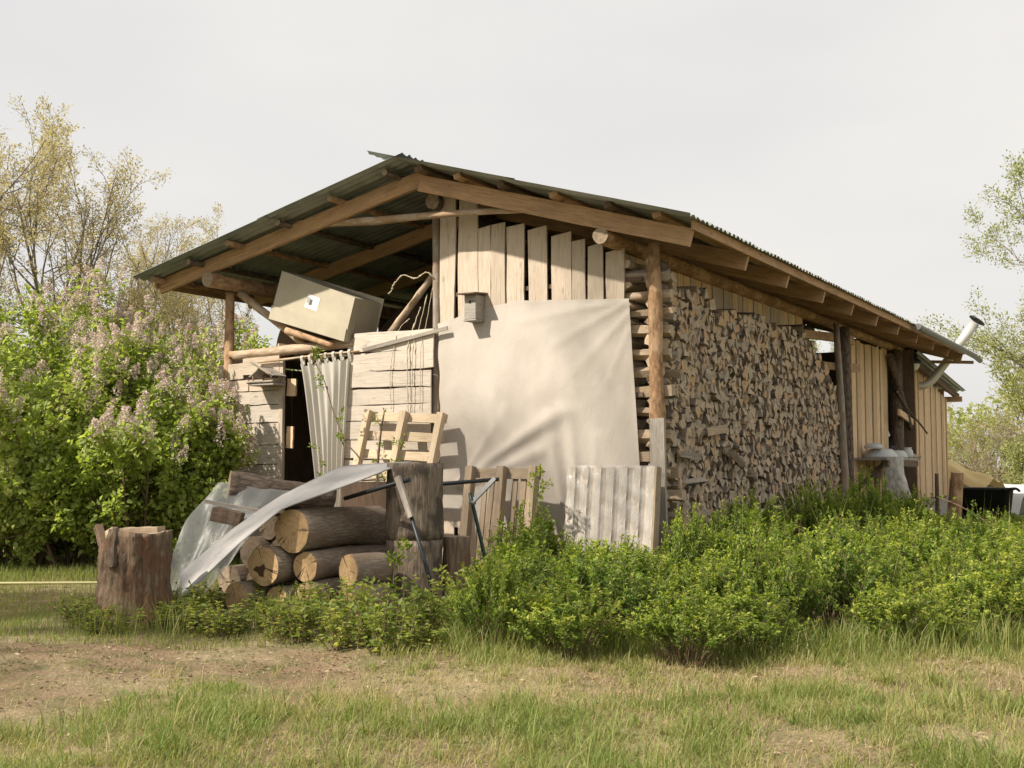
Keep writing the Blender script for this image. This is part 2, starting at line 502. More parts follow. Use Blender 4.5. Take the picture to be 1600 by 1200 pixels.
def film_mat(name, col, alpha, rough=.25, wr=.5):
    m = Mat(name)
    n = m.bump(m.noise(m.coord((2.5, 1, 1)), 5.0, 5, .6, 1.5), wr, .04)
    d = m.n('ShaderNodeBsdfPrincipled'); m.i(d, 'Base Color', (*col, 1)); m.i(d, 'Roughness', rough); m.i(d, 'Normal', n)
    d.inputs['Specular IOR Level'].default_value = .6
    t = m.n('ShaderNodeBsdfTransparent'); m.i(t, 'Color', (.93, .93, .93, 1))
    cl = m.noise(m.coord((1, 1, 1)), 3.0, 5, .6)
    f = m.math('ADD', m.math('MULTIPLY', cl, .35), alpha - .17)
    mx = m.n('ShaderNodeMixShader'); m.i(mx, 'Fac', f)
    m.t.links.new(t.outputs[0], mx.inputs[1]); m.t.links.new(d.outputs[0], mx.inputs[2])
    m.t.links.new(mx.outputs[0], m.out.inputs['Surface'])
    return m.m
CLEARFILM = film_mat('clear_plastic', (.24, .245, .235), .55, .40, .22)
WRAPFILM = film_mat('stretch_wrap', (.72, .69, .66), .32, .22, .45)

def ground_mat():
    m = Mat('dry_meadow_soil')
    v = m.coord((1, 1, 1), rand=False)
    big = m.noise(v, .55, 5, .6)
    mid = m.noise(v, 4.0, 7, .65)
    fine = m.noise(v, 38.0, 5, .7)
    straw = m.ramp(fine, [(.3, (.17, .13, .08)), (.55, (.33, .265, .165)), (.75, (.43, .355, .23))])
    dirt = m.ramp(fine, [(.3, (.13, .085, .055)), (.6, (.24, .168, .108)), (.8, (.34, .26, .18))])
    c = m.mix(m.ramp(big, [(.42, (0, 0, 0)), (.58, (1, 1, 1))]), straw, dirt)
    green = m.ramp(fine, [(.3, (.045, .055, .02)), (.7, (.15, .17, .06))])
    c = m.mix(m.math('MULTIPLY', m.ramp(mid, [(.45, (0, 0, 0)), (.62, (1, 1, 1))]), .6), c, green)
    # far meadow: grass too small to tell apart
    sep = m.n('ShaderNodeSeparateXYZ'); m.i(sep, 0, v)
    d = m.n('ShaderNodeVectorMath', operation='DISTANCE'); m.i(d, 0, v); d.inputs[1].default_value = (3.0, -6.0, 0)
    far = m.ramp(m.math('MULTIPLY', d.outputs['Value'], .02), [(.2, (0, 0, 0)), (.45, (1, 1, 1))])
    c = m.mix(m.math('MULTIPLY', far, .8), c, m.ramp(mid, [(.3, (.12, .13, .05)), (.7, (.25, .24, .11))]))
    h = m.math('ADD', m.math('MULTIPLY', mid, 1.2), fine)
    m.bsdf(c, .95, m.bump(h, .8, .03), 0, .1)
    return m.m
GROUND = ground_mat()
GRASS = leafmat('grass_blades', (.47, .385, .215), (.28, .285, .095), (.17, .235, .055), .4, .3, 1.2)
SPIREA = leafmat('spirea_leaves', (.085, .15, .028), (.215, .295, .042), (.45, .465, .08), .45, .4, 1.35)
LILAC = leafmat('lilac_leaves', (.17, .23, .045), (.33, .40, .085), (.54, .57, .20), .5, .5, 1.4)
LILACF = leafmat('lilac_flowers', (.54, .43, .49), (.68, .56, .61), (.78, .69, .71), .35, .2, 1.0)
SPRING = leafmat('spring_buds', (.42, .34, .23), (.52, .43, .28), (.50, .46, .28), .5, .2, 1.1)
BIRCHL = leafmat('young_birch_leaves', (.29, .31, .15), (.37, .39, .19), (.45, .45, .23), .5, .2, 1.15)
CONIF = leafmat('larch_needles', (.20, .24, .075), (.33, .35, .11), (.47, .43, .15), .4, .2, 1.2)
DRYTW = leafmat('dry_twigs', (.36, .27, .20), (.45, .33, .22), (.42, .37, .22), .4, .2, 1.0)
WEED = leafmat('weed_leaves', (.11, .16, .035), (.22, .28, .055), (.44, .43, .10), .4, .35, 1.3)

# ------------------------------------------------------------------ ground: one sheet to the horizon
def gz(x, y):
    return .020 * np.sin(x * 1.7 + .8 * np.sin(y * 1.1)) + .016 * np.sin(y * 2.3 + x * .7) + .010 * np.sin(x * 5.1 + y * 3.3) - .03
def ground():
    def axis(c, near, step, far):
        a = np.arange(-near, near + 1e-6, step)
        g = near * (far / near) ** (np.arange(1, 15) / 14.0)
        return c + np.concatenate([-g[::-1], a, g])
    xs, ys = axis(0.0, 14, .16, 600), axis(-4.0, 12, .16, 600)
    X, Y = np.meshgrid(xs, ys)
    fade = np.clip((X * X + (Y + 4) ** 2) / 900, 0, 1)
    Z = gz(X, Y) * (1 - fade) - .03 * fade
    rng = np.random.default_rng(3)
    Z = Z + rng.normal(0, .004, Z.shape) * (fade < .5)
    V = np.stack([X, Y, Z], -1).reshape(-1, 3)
    ny, nx = X.shape
    i = np.arange(ny - 1)[:, None] * nx + np.arange(nx - 1)[None, :]
    F = np.stack([i, i + 1, i + nx + 1, i + nx], -1).reshape(-1, 4)
    o = obj('ground', np_mesh('ground', V, F, [GROUND], smooth=True))
    o['kind'] = 'structure'
ground()

# ------------------------------------------------------------------ barn
barn = thing('barn', 'long timber barn with corrugated metal roof, patched boards and an open loft', 'barn', (-3.3, 8.0, 0))
RL = lambda x: 5.085 + .2225 * (x + 2.95)           # top of the left rafters
RR = lambda x: 5.01 - .29 * (x + 2.95)           # top of the right rafters
R_Y = [-.42, 1.4, 3.05, 4.8, 6.45, 8.1, 9.75, 11.4, 13.05, 14.7, 16.35]
slL, slR = math.atan(.2425), math.atan(.29)
SL = lambda x: 5.185 + .2425 * (x + 2.95)        # underside of the left sheets
SR = lambda x: 5.01 - .29 * (x + 2.95) + .115

# posts
def post(p0, p1, r0, r1, mat, seed, **k):
    k.setdefault('n', 12)
    return part('post', log_mesh(dist(p0, p1), r0, r1, mat, E_OLD, seed, **k), barn, along(p0, p1))
post((.03, 0, 1.40), (0, 0, 3.95), .088, .070, B_PINE, 1, rough=.07, knots=3)
post((-6.6, 0, -.05), (-6.6, 0, 3.86), .085, .068, B_PINE, 2, rough=.07, knots=3)
post((-3.06, 0.02, -.05), (-3.04, .02, 4.66), .075, .05, B_GREY, 3, rough=.08, bend=.006, knots=3)
post((.02, 7.9, -.05), (-.03, 7.95, 3.85), .075, .055, B_GREY, 4, rough=.12, bend=.018, knots=3)
post((-.03, 8.65, -.05), (-.06, 8.6, 3.85), .115, .095, B_DARK, 5, rough=.06)
post((-.42, 14.3, -.05), (-.42, 14.3, 3.93), .17, .14, B_DARK, 6, rough=.07, knots=2)
post((-6.7, 8.0, -.05), (-6.7, 8.0, 3.9), .1, .08, B_PINE, 7)
post((-6.7, 16.4, -.05), (-6.7, 16.4, 3.9), .1, .08, B_PINE, 8)
post((-.5, 16.4, -.05), (-.5, 16.4, 3.93), .1, .08, B_PINE, 9)
# grey slab spliced to the foot of the corner post
b = part('splice_board', plank_mesh(1.95, .17, .05, W_GREY, 11, 10, .006, bow=.05), barn, along((.135, -.10, -.03), (.075, -.10, 1.92), (0, -1, 0)))
# plates and ridge
part('wall_plate', log_mesh(17.2, .095, .085, B_PINE, E_OLD, 12, rings=16), barn, along((-.43, -.52, 3.99), (-.5, 16.84, 4.0)))
part('wall_plate', log_mesh(17.1, .105, .09, B_PINE, E_OLD, 13, rings=16), barn, along((-6.50, -.56, 3.975), (-6.55, 16.5, 3.98)))
part('ridge_log', log_mesh(16.9, .105, .09, B_DARK, E_OLD, 14, rings=14), barn, along((-2.99, -.15, 4.755), (-2.99, 16.75, 4.755)))
# rafters
Lr = math.hypot(4.66, .2225 * 4.66)
Rr = math.hypot(3.60, .29 * 3.60)
ml = [plank_mesh(Lr, .20, .062, W_BEAM, 20 + k, 8, .004) for k in range(3)]
mr = [plank_mesh(Rr, .205, .062, W_BEAM, 24 + k, 8, .004) for k in range(3)]
for k, y in enumerate(R_Y):
    p0, p1 = (-7.56, y, RL(-7.56) - .10), (-2.90, y, RL(-2.90) - .10)
    part('rafter', ml[k % 3], barn, along(p0, p1, (0, -1, 0)))
    p0, p1 = (-2.94, y - .066, RR(-2.94) - .10), (.66, y - .066, RR(.66) - .10)
    part('rafter', mr[k % 3], barn, along(p0, p1, (0, -1, 0)))
# purlins: rough round-edged battens whose ends show past the front rafter
for k, x in enumerate((-7.45, -6.70, -5.95, -5.1, -4.2, -3.30)):
    z = SL(x) - .062
    part('purlin', log_mesh(17.4, .042, .036, B_DARK if k % 2 else B_PINE, E_OLD, 30 + k, n=8, rings=12, rough=.12), barn, along((x, -.70 - .03 * (k % 3), z), (x, 16.7, z)))
for k, x in enumerate((-2.80, -2.25, -1.65, -.92, -.24, .34)):
    z = SR(x) - .052
    part('purlin', plank_mesh(17.35, .10, .06, W_BEAM if k % 2 else W_DARK, 40 + k, 14, .006), barn, along((x, -.74 + .02 * (k % 3), z), (x, 16.6, z)) @ Matrix.Rotation(-slR, 4, 'X'))
part('eave_board', plank_mesh(16.9, .105, .035, W_BEAM, 47, 14, .004), barn, along((.70, -.55, SR(.70) - .075), (.70, 16.4, SR(.70) - .075), (1, 0, 0)))
part('eave_board', plank_mesh(17.0, .09, .035, W_BEAM, 48, 14, .004), barn, along((-7.585, -.5, SL(-7.585) - .075), (-7.585, 16.5, SL(-7.585) - .075), (-1, 0, 0)))

# corrugated roof sheets, each one a piece of its own
def sheet_mesh(length, width, seed, period=.139, amp=.017, name='sheet'):
    r = random.Random(seed)
    n = int(width / period * 6) + 1
    V, F = [], []
    rows = 5
    for j in range(rows + 1):
        u = j / rows * length
        for i in range(n + 1):
            v = i / n * width
            V.append((u + (r.uniform(-.008, .008) if j in (0, rows) else 0), v, amp * math.sin(2 * math.pi * v / period) + r.uniform(-.002, .002)))
    for j in range(rows):
        for i in range(n):
            a = j * (n + 1) + i
            F.append((a, a + n + 1, a + n + 2, a + 1))
    return poly_mesh(name, V, F, [STEEL], None, [True] * len(F))
SW = .139 * 7
lenL = math.hypot(4.72, .2425 * 4.72)
lenR = math.hypot(4.28, .29 * 4.28)
sml = [[sheet_mesh(lenL * .53, SW + .05, 60 + k), sheet_mesh(lenL * .50, SW + .05, 64 + k)] for k in range(3)]
smr = [[sheet_mesh(lenR * .53, SW + .05, 70 + k), sheet_mesh(lenR * .50, SW + .05, 74 + k)] for k in range(3)]
k = 0
y = -.90
while y < 16.7:
    for h in (0, 1):
        s = h * lenL * .50
        dz = .012 * h + .004 * (k % 2)
        x0 = -7.66 + s * math.cos(slL)
        M = T(x0, y, SL(x0) + dz) @ Matrix.Rotation(-slL, 4, 'Y')
        part('roof_sheet', sml[k % 3][h], barn, M)
        s = h * lenR * .50
        x0 = .79 - s * math.cos(slR)
        M = T(x0, y + SW + .05, SR(x0) + .012 * h + .004 * (k % 2)) @ Matrix.Rotation(math.pi, 4, 'Z') @ Matrix.Rotation(-slR, 4, 'Y')
        part('roof_sheet', smr[k % 3][h], barn, M)
    y += SW; k += 1
ROOF_END = y
# gutter hung at the far end of the right eave
gp = [(.86, 10.4, 3.985), (.86, 12, 3.97), (.87, 14.5, 3.95), (.88, 16.6, 3.92), (.89, 17.4, 3.87)]
part('gutter', tube_mesh('gutter', smooth_path(gp), .062, GUTTER, 10), barn)
part('eave_beam', plank_mesh(2.06, .10, .07, W_BEAM, 81, 8, .004), barn, along((-1.25, 16.95, 3.92), (.80, 16.95, 3.80)))
# tie pole across the front of the gable
part('tie_pole', log_mesh(dist((-5.10, -.36, 4.655), (-1.38, -.36, 4.42)), .062, .035, B_POLE, E_LOG, 82, n=12, rings=14, rough=.10, bend=.008, knots=4), barn, along((-5.10, -.36, 4.655), (-1.38, -.36, 4.42)))
# upright boards of the gable, tops as they were cut
tops = [(-2.95, 4.87, -2.725, 4.80, 0), (-2.665, 4.76, -2.385, 4.69, 0), (-2.375, 4.355, -2.195, 4.385, 0), (-2.180, 4.383, -1.981, 4.40, 0),
        (-1.950, 4.335, -1.715, 4.355, 0), (-1.640, 4.263, -1.374, 4.30, 0), (-1.335, 4.154, -1.067, 4.19, 0), (-1.045, 4.063, -.878, 4.08, 0),
        (-.830, 3.98, -.624, 4.02, 0), (-.590, 3.889, -.367, 3.92, 0)]
for k, (x0, z0, x1, z1, _) in enumerate(tops):
    w = x1 - x0
    zt = (z0 + z1) / 2
    me = plank_mesh(zt - .1, w, .026, W_PALE, 100 + k, 11, .012, cut1=(z0 - z1))
    part('wall_board', me, barn, along(((x0 + x1) / 2, -.015 - .004 * (k % 2), .1), ((x0 + x1) / 2, -.015 - .004 * (k % 2), zt), (0, -1, 0)))
for k, (zz) in enumerate((.9, 2.2, 3.55)):
    part('wall_rail', plank_mesh(2.9, .1, .05, W_DARK, 115 + k), barn, along((-3.05, .05, zz), (-.15, .05, zz)))
# level boards left of the middle post
hb = [(-4.275, -3.00, 2.87, 3.125), (-4.32, -3.0, 2.615, 2.862), (-4.33, -3.03, 2.395, 2.605), (-4.36, -3.035, 2.185, 2.385), (-4.42, -3.03, 1.965, 2.175), (-4.45, -3.04, 1.72, 1.955), (-4.45, -3.04, 1.47, 1.71), (-4.45, -3.04, 1.2, 1.46), (-4.45, -3.04, .9, 1.19), (-4.45, -3.04, .6, .89), (-4.45, -3.04, .3, .59)]
for k, (x0, x1, z0, z1) in enumerate(hb):
    dz = random.Random(k).uniform(-.012, .012)
    zc = (z0 + z1) / 2
    part('wall_board', plank_mesh(x1 - x0, z1 - z0 - .003, .026, W_GREYPALE, 120 + k, 8, .008), barn, along((x0, -.085 - .006 * (k % 3), zc + dz), (x1, -.085 - .006 * (k % 3), zc - dz), (0, -1, 0)))
part('jamb_board', plank_mesh(2.9, .1, .05, W_GREYPALE, 133), barn, along((-4.4, -.035, .1), (-4.36, -.035, 2.95), (0, -1, 0)))
# boarded pier at the left corner
rows = [(2.585, 2.822, -6.77, -6.27, -5.60), (2.42, 2.575, -6.70, -6.16, -5.61), (2.225, 2.41, -6.66, -6.14, -5.60), (1.975, 2.215, -6.64, -6.13, -5.59), (1.67, 1.965, -6.62, -6.12, -5.585), (1.39, 1.66, -6.62, -6.1, -5.58), (1.1, 1.38, -6.62, -6.05, -5.58), (.8, 1.09, -6.62, -6.1, -5.58), (.5, .79, -6.62, -6.0, -5.58), (.2, .49, -6.62, -6.1, -5.58)]
for k, (z0, z1, a, m_, c) in enumerate(rows):
    for j, (x0, x1) in enumerate(((a, m_ - .006), (m_, c))):
        zc = (z0 + z1) / 2 + (.07 if (k == 0 and j == 1) else 0)
        part('wall_board', plank_mesh(x1 - x0, z1 - z0 - .002, .028, W_PALE if k < 2 else W_GREYPALE, 140 + 2 * k + j, 5, .007), barn,
             along((x0, -.045 - .012 * ((k + j) % 2), zc), (x1, -.045 - .012 * ((k + j) % 2), zc + .01), (0, -1, 0)))
part('corner_board', plank_mesh(2.75, .075, .05, W_PALE, 170, 8, .005), barn, along((-5.555, -.04, .1), (-5.575, -.04, 2.92), (0, -1, 0)))
part('corner_board', plank_mesh(.24, .16, .03, W_SIDE, 171, 4, .006), barn, along((-5.47, .05, 2.34), (-5.46, .05, 2.60), (0, -1, 0)))
part('corner_board', plank_mesh(.30, .12, .03, W_SIDE, 188, 4, .006), barn, along((-5.49, .05, 1.62), (-5.48, .05, 1.92), (0, -1, 0)))
part('gap_darkening_panel', plank_mesh(1.30, 2.75, .012, W_DARK, 186, 3, .002), barn, along((-4.36, -.045, 1.66), (-3.10, -.045, 1.66), (0, -1, 0)))  # added dark sheet, keeps sky out of the gaps between the level boards
part('gap_darkening_panel', plank_mesh(.98, 2.55, .012, W_DARK, 187, 3, .002), barn, along((-6.58, -.012, 1.5), (-5.62, -.012, 1.5), (0, -1, 0)))  # same added sheet behind the pier, so its gaps stay dark
# log beam under the loft, the curtain pole, loft floor
part('loft_beam', log_mesh(2.35, .062, .07, B_POLE, E_LOG, 172, n=12, rough=.1, knots=2), barn, along((-6.5, -.02, 2.945), (-4.2, -.02, 3.02)))
part('loft_beam', log_mesh(.9, .05, .045, B_PINE, E_LOG, 173, n=10, rough=.1), barn, along((-6.55, -.06, 2.955), (-5.75, .5, 2.97)))
for k in range(15):
    y = .12 + k * .27
    part('loft_board', plank_mesh(3.55, .26, .03, W_DARK, 175 + k % 4, 4, .004), barn, along((-6.55, y, 2.86), (-3.0, y, 2.86)))
part('brace_pole', log_mesh(dist((-7.15, .02, 4.07), (-5.30, -.0, 3.08)), .06, .052, B_POLE, E_LOG, 180, n=10, rough=.1, bend=.012), barn, along((-6.45, .06, 3.86), (-5.25, .0, 3.04)))
part('brace_pole', log_mesh(1.02, .048, .042, B_POLE, E_LOG, 181, n=10, rough=.12, knots=2), barn, along((-3.86, .14, 3.12), (-3.16, .14, 3.86)))
part('brace_board', plank_mesh(1.35, .05, .02, W_GREY, 182, 5, .003), barn, along((-4.1, -.125, 2.90), (-3.35, -.125, 3.02), (0, -1, 0)))
# long side: boards above and behind the firewood
y = .12; k = 0
r = random.Random(9)
while y < 7.35:
    w = r.uniform(.17, .24)
    top = 3.96 + r.uniform(-.02, .01)
    part('wall_board', plank_mesh(top, w, .026, W_SIDE if r.random() < .6 else W_PALE, 190 + k, 5, .006), barn, along((-.47 - .006 * (k % 2), y + w / 2, 0.0), (-.47 - .006 * (k % 2), y + w / 2, top), (1, 0, 0)))
    y += w + r.uniform(.004, .03); k += 1
part('cross_beam', plank_mesh(2.2, .15, .07, W_BEAM, 230), barn, along((-.38, 7.1, 3.60), (-.12, 9.0, 3.66)) @ Matrix.Rotation(R(90), 4, 'X'))
part('cross_beam', plank_mesh(2.0, .14, .07, W_BEAM, 231), barn, along((-.38, 7.7, 3.11), (-.14, 9.3, 3.17)) @ Matrix.Rotation(R(90), 4, 'X'))
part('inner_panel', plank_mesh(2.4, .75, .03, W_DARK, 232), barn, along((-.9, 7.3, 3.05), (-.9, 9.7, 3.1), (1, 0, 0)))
# long side: upright boards of the far half
def far_boards(y0, y1, topf, bot, w0, w1, seed):
    r = random.Random(seed); y = y0; k = 0
    while y < y1 - .1:
        w = min(r.uniform(w0, w1), y1 - y)
        top = topf(y + w / 2) + r.uniform(-.02, .02)
        part('wall_board', plank_mesh(top - bot, w, .03, W_SIDE, seed + k, 6, .008), barn, along((-.47 + .02 * (k % 2), y + w / 2, bot), (-.47 + .02 * (k % 2), y + w / 2, top), (1, 0, 0)))
        y += w + r.uniform(.03, .06); k += 1
far_boards(10.65, 13.15, lambda y: 3.84, .25, .24, .36, 300)
far_boards(15.15, 20.45, lambda y: 3.84 - (y - 15.8) * .152, .58, .24, .38, 320)
far_boards(13.2, 13.75, lambda y: 3.9, .25, .40, .5, 310)
part('window_rail', plank_mesh(1.5, .14, .05, W_SIDE, 340), barn, along((-.20, 13.55, 2.52), (-.22, 14.6, 2.40), (1, 0, 0)))
part('window_rail', plank_mesh(1.5, .14, .06, W_SIDE, 341), barn, along((-.45, 13.6, 1.45), (-.45, 15.1, 1.45), (1, 0, 0)))
part('brace_pole', log_mesh(2.0, .075, .06, B_DARK, E_OLD, 342, n=10), barn, along((-.36, 13.5, 3.75), (-.22, 14.6, 2.35)))
# closed left and rear sides
me = [plank_mesh(3.9, .26, .026, W_DARK, 350 + k, 4, .006) for k in range(3)]
for k in range(12):
    y = .55 + k * .27
    part('wall_board', plank_mesh(2.82, .26, .026, W_DARK, 357 + k % 3, 4, .006), barn, along((-6.50, y, 0.0), (-6.50, y, 2.82), (1, 0, 0)))
for k in range(48):
    y = 3.7 + k * .27
    part('wall_board', me[k % 3], barn, along((-6.62, y, 0.0), (-6.62, y, 3.9), (1, 0, 0)))
for k in range(24):
    x = -6.5 + k * .27
    top = 4.02 if -2.95 < x < -1.9 else min(RL(x), RR(x)) - .24
    part('wall_board', plank_mesh(top, .26, .026, W_DARK, 354 + k % 5, 4, .006), barn, along((x, 15.05, 0.0), (x, 15.05, top), (0, 1, 0)))
# lean-to behind, with its own low roof
AZ = lambda y: 3.97 - (y - 14.9) * .096
sl = math.atan(.096)
for k in range(4):
    M = T(-.06 - k * SW, 15.25, AZ(15.25) + .02 + .004 * (k % 2)) @ Matrix.Rotation(-sl, 4, 'X') @ RZ(R(90))
    part('lean_to_sheet', sheet_mesh(6.05, SW + .03, 360 + k), barn, M)
part('lean_to_rafter', plank_mesh(6.2, .16, .07, W_DARK, 371), barn, along((-.30, 15.2, AZ(15.2) - .12), (-.30, 21.2, AZ(21.2) - .12), (1, 0, 0)))
part('lean_to_purlin', plank_mesh(3.9, .11, .14, W_BEAM, 372), barn, along((-4.0, 20.75, AZ(20.75) - .27), (-.05, 20.75, AZ(20.75) - .27)))
me = plank_mesh(2.9, .3, .03, W_SIDE, 373, 4)
for k in range(12):
    part('wall_board', me, barn, along((-.65 - k * .31, 20.42, .5), (-.65 - k * .31, 20.42, 3.3), (0, 1, 0)))
# stove pipe bent out of the wall and up past the end of the roof
pp = smooth_path([(-.55, 16.95, 3.30), (-.36, 17.02, 3.29), (-.20, 17.1, 3.40), (-.06, 17.18, 3.58), (.22, 17.32, 3.99), (.60, 17.5, 4.55)], 6)
pr = np.full(len(pp), .10)
sp = part('stove_pipe', tube_mesh('stove_pipe', pp, pr, PIPE, 14), barn)
dv = (pp[-1] - pp[-4]); dv = dv / np.linalg.norm(dv)
q0 = pp[-1] - dv * .55; q1 = pp[-1] + dv * .30
part('pipe_sleeve', tube_mesh('sleeve', [q0, (q0 + q1) / 2, q1], .112, PIPE, 14), sp)
capM = along(q1 + dv * .10, q1 + dv * .2) @ Matrix.Rotation(R(90), 4, 'Y')
V = []; F = []
for k in range(16):
    a = k * math.pi / 8
    V += [(.21 * math.cos(a), .21 * math.sin(a), 0.0), (.21 * math.cos(a), .21 * math.sin(a), -.012)]
V += [(0, 0, .04), (0, 0, .02)]
for k in range(16):
    a, b2 = 2 * k, (2 * k + 2) % 32
    F += [(a, b2, 32), (a + 1, 33, b2 + 1), (a, a + 1, b2 + 1, b2)]
part('pipe_cap', poly_mesh('cap', V, F, [DARKMETAL]), sp, capM)
for k in range(3):
    a = k * 2.09
    off = (Matrix.Translation(Vector(q1)) @ capM.to_3x3().to_4x4()) @ Vector((.085 * math.cos(a), .085 * math.sin(a), 0))
    part('cap_bracket', tube_mesh('bracket', [np.array(off) - dv * .05, np.array(off) + dv * .11], .008, DARKMETAL, 5), sp)
# ------------------------------------------------------------------ firewood
def billet_mesh(L, seed, kind):
    """split billet: X along; wedge, half round or roundish end"""
    r = random.Random(seed)
    if kind == 0: n, ang = 3, [0, 2.0, 4.1]
    elif kind == 1: n, ang = 4, [0, 1.3, 2.9, 4.6]
    elif kind == 2: n, ang = 6, [0, .75, 1.5, 2.2, 3.0, 4.6]
    else: n, ang = 8, [k * .785 for k in range(8)]
    ang = [a + r.uniform(-.22, .22) for a in ang]
    rad = [r.uniform(.78, 1.15) for _ in range(n)]
    V, F, mi, sm = [], [], [], []
    tw = r.uniform(-.25, .25)
    for i in range(3):
        s = i / 2
        sc_ = 1 + r.uniform(-.1, .1)
        for a, q in zip(ang, rad):
            V.append((s * L + (r.uniform(-.025, .025) if i != 1 else 0), q * sc_ * .072 * math.cos(a + tw * s), q * sc_ * .072 * math.sin(a + tw * s)))
    barked = r.randrange(n)
    for i in range(2):
        for k in range(n):
            a, b = i * n + k, i * n + (k + 1) % n
            F.append((a, a + n, b + n, b)); mi.append(2 if (k == barked or kind == 3) else 0); sm.append(kind == 3)
    F.append(tuple(range(n))); mi.append(1); sm.append(False)
    F.append(tuple(reversed(range(2 * n, 3 * n)))); mi.append(1); sm.append(False)
    return V, F, mi, sm
E_FIREG = endgrain('grey_firewood_ends', (.46, .385, .30), (.34, .275, .21), (.21, .18, .15), 150, .5)
E_FIREO = endgrain('orange_firewood_ends', (.55, .385, .235), (.43, .29, .165), (.32, .215, .13), 150, .4)
BM = []
for k in range(24):
    V, F, mi, sm = billet_mesh(.50, 400 + k, [0, 0, 1, 1, 0, 2, 1, 3][k % 8])
    ends = [E_FIRE, E_FIREG, E_FIRE, E_FIREO, E_FIREG, E_FIRE][k % 6]
    BM.append((poly_mesh('billet', V, F, [W_SPLIT if k % 3 else W_SPLITG, ends, B_FIRE], mi, sm), V, F, mi))
r = random.Random(77)
pile = []
row = 0
z = .02
pile_top = lambda y: (3.43 + .05 * math.sin(y * 2.1) + .06 * math.sin(y * 5.3)) if y < 5.8 else 3.53 - max(0, y - 5.8) * .46
while z < 3.8:
    dz = r.uniform(.086, .108)
    y = .46 + r.uniform(0, .08)
    while y < 7.9:
        dy = r.uniform(.09, .142)
        if z < pile_top(y) and y > .45:
            pile.append((r.uniform(-.035, .035) + .03 * math.sin(y * 1.1 + z * 1.7) + .02 * math.sin(y * 3.1 - z * 2.3), y + dy / 2, z + dz / 2 + r.uniform(-.02, .02) + .03 * math.sin(y * 1.3), (dy + dz) / .208 * r.uniform(.80, 1.30)))
        y += dy
    z += dz
def billet_matrix(x, y, z, s, r):
    M = T(x, y, z) @ Matrix.Rotation(math.pi + r.uniform(-.16, .16), 4, 'Z') @ Matrix.Rotation(r.uniform(-.10, .10), 4, 'Y') @ Matrix.Rotation(r.uniform(0, 6.28), 4, 'X')
    return M @ Matrix.Diagonal((1, s, s * r.uniform(.85, 1.15), 1))
camp = Vector(cam.location)
pile.sort(key=lambda p: p[1] + abs(p[2] - 2.6) * .9)      # the nearest ones above the shrubs show largest
rest_V, rest_F, rest_m, nv = [], [], [], 0
for i, (x, y, z, s) in enumerate(pile):
    k = r.randrange(24)
    M = billet_matrix(x, y, z, s, r)
    if i < 300:
        o = obj('firewood', BM[k][0], None, M)
        tag(o, 'split firewood billet with its end showing, in the tall stack along the barn side', 'firewood', 'billets in the tall firewood stack')
    else:
        A = np.array(M); V = np.array(BM[k][1]); V = V @ A[:3, :3].T + A[:3, 3]
        rest_V.append(V)
        em = [1, 3, 1, 4, 3, 1][k % 6]
        for f, m_ in zip(BM[k][2], BM[k][3]):
            rest_F.append(tuple(v + nv for v in f)); rest_m.append([0 if k % 3 else 5, em, 2][m_])
        nv += len(V)
me = poly_mesh('firewood_mass', np.concatenate(rest_V).tolist(), rest_F, [W_SPLIT, E_FIRE, B_FIRE, E_FIREG, E_FIREO, W_SPLITG], rest_m)
tag(obj('firewood_mass', me), 'mass of split firewood billets further along and low in the tall stack', 'firewood', kind='stuff')
ORD = ('first second third fourth fifth sixth seventh eighth ninth tenth eleventh twelfth thirteenth fourteenth fifteenth sixteenth seventeenth eighteenth nineteenth twentieth').split()
ORD += ['twenty-' + q for q in ORD[:9]] + ['thirtieth'] + ['thirty-' + q for q in ORD[:9]]
# criss-cross end of the stack behind the corner post: layers alternate
crib = []
z = .06; lay = 0
while z < 3.75:
    h = r.uniform(.095, .155)
    if lay % 2 == 0:
        for yy in (.10, .32):
            p0 = (-.43 + r.uniform(-.06, .06), yy + r.uniform(-.05, .02), z + h / 2 + r.uniform(-.03, .03))
            p1 = (.14 + r.uniform(-.10, .08), yy + r.uniform(-.03, .05), z + h / 2 + r.uniform(-.035, .035))
            crib.append((p0, p1, h))
    else:
        for xx in (-.36, -.06):
            crib.append(((xx, .01 + r.uniform(-.03, .03), z + h / 2), (xx, .46, z + h / 2), h * .95))
    z += h * .93; lay += 1
for k, (p0, p1, h) in enumerate(crib):
    L = dist(p0, p1)
    kind = r.choice([1, 1, 2, 2, 3, 3])
    if abs(p1[0] - p0[0]) > .2 and r.random() < .38:
        me = plank_mesh(L, h * r.uniform(.9, 1.05), h * r.uniform(.75, .95), W_SPLIT if r.random() < .7 else W_SPLITG, 500 + k, 4, .008)
        sc_ = 1.0
    else:
        V, F, mi, sm = billet_mesh(L, 500 + k, kind)
        sc_ = h / .145
        me = poly_mesh('billet', V, F, [W_SPLIT if k % 3 else W_SPLITG, E_FIRE, B_FIRE if k % 2 else B_POLE], mi, sm)
    o = obj('firewood', me, None, along(p0, p1, roll=r.uniform(-.5, .5)) @ Matrix.Diagonal((1, sc_, sc_, 1)))
    if abs(p1[0] - p0[0]) > .2 and p0[1] < .15:
        CRIB_N = sum(1 for q in crib[k + 1:] if abs(q[1][0] - q[0][0]) > .2 and q[0][1] < .15)
        lab = ORD[CRIB_N] + ' from the top of the crosswise logs stacked behind the corner post'
    else:
        lab = 'short log tucked inside the criss-cross stack end behind the corner post'
    tag(o, lab, 'firewood', 'logs in the criss-cross stack end')
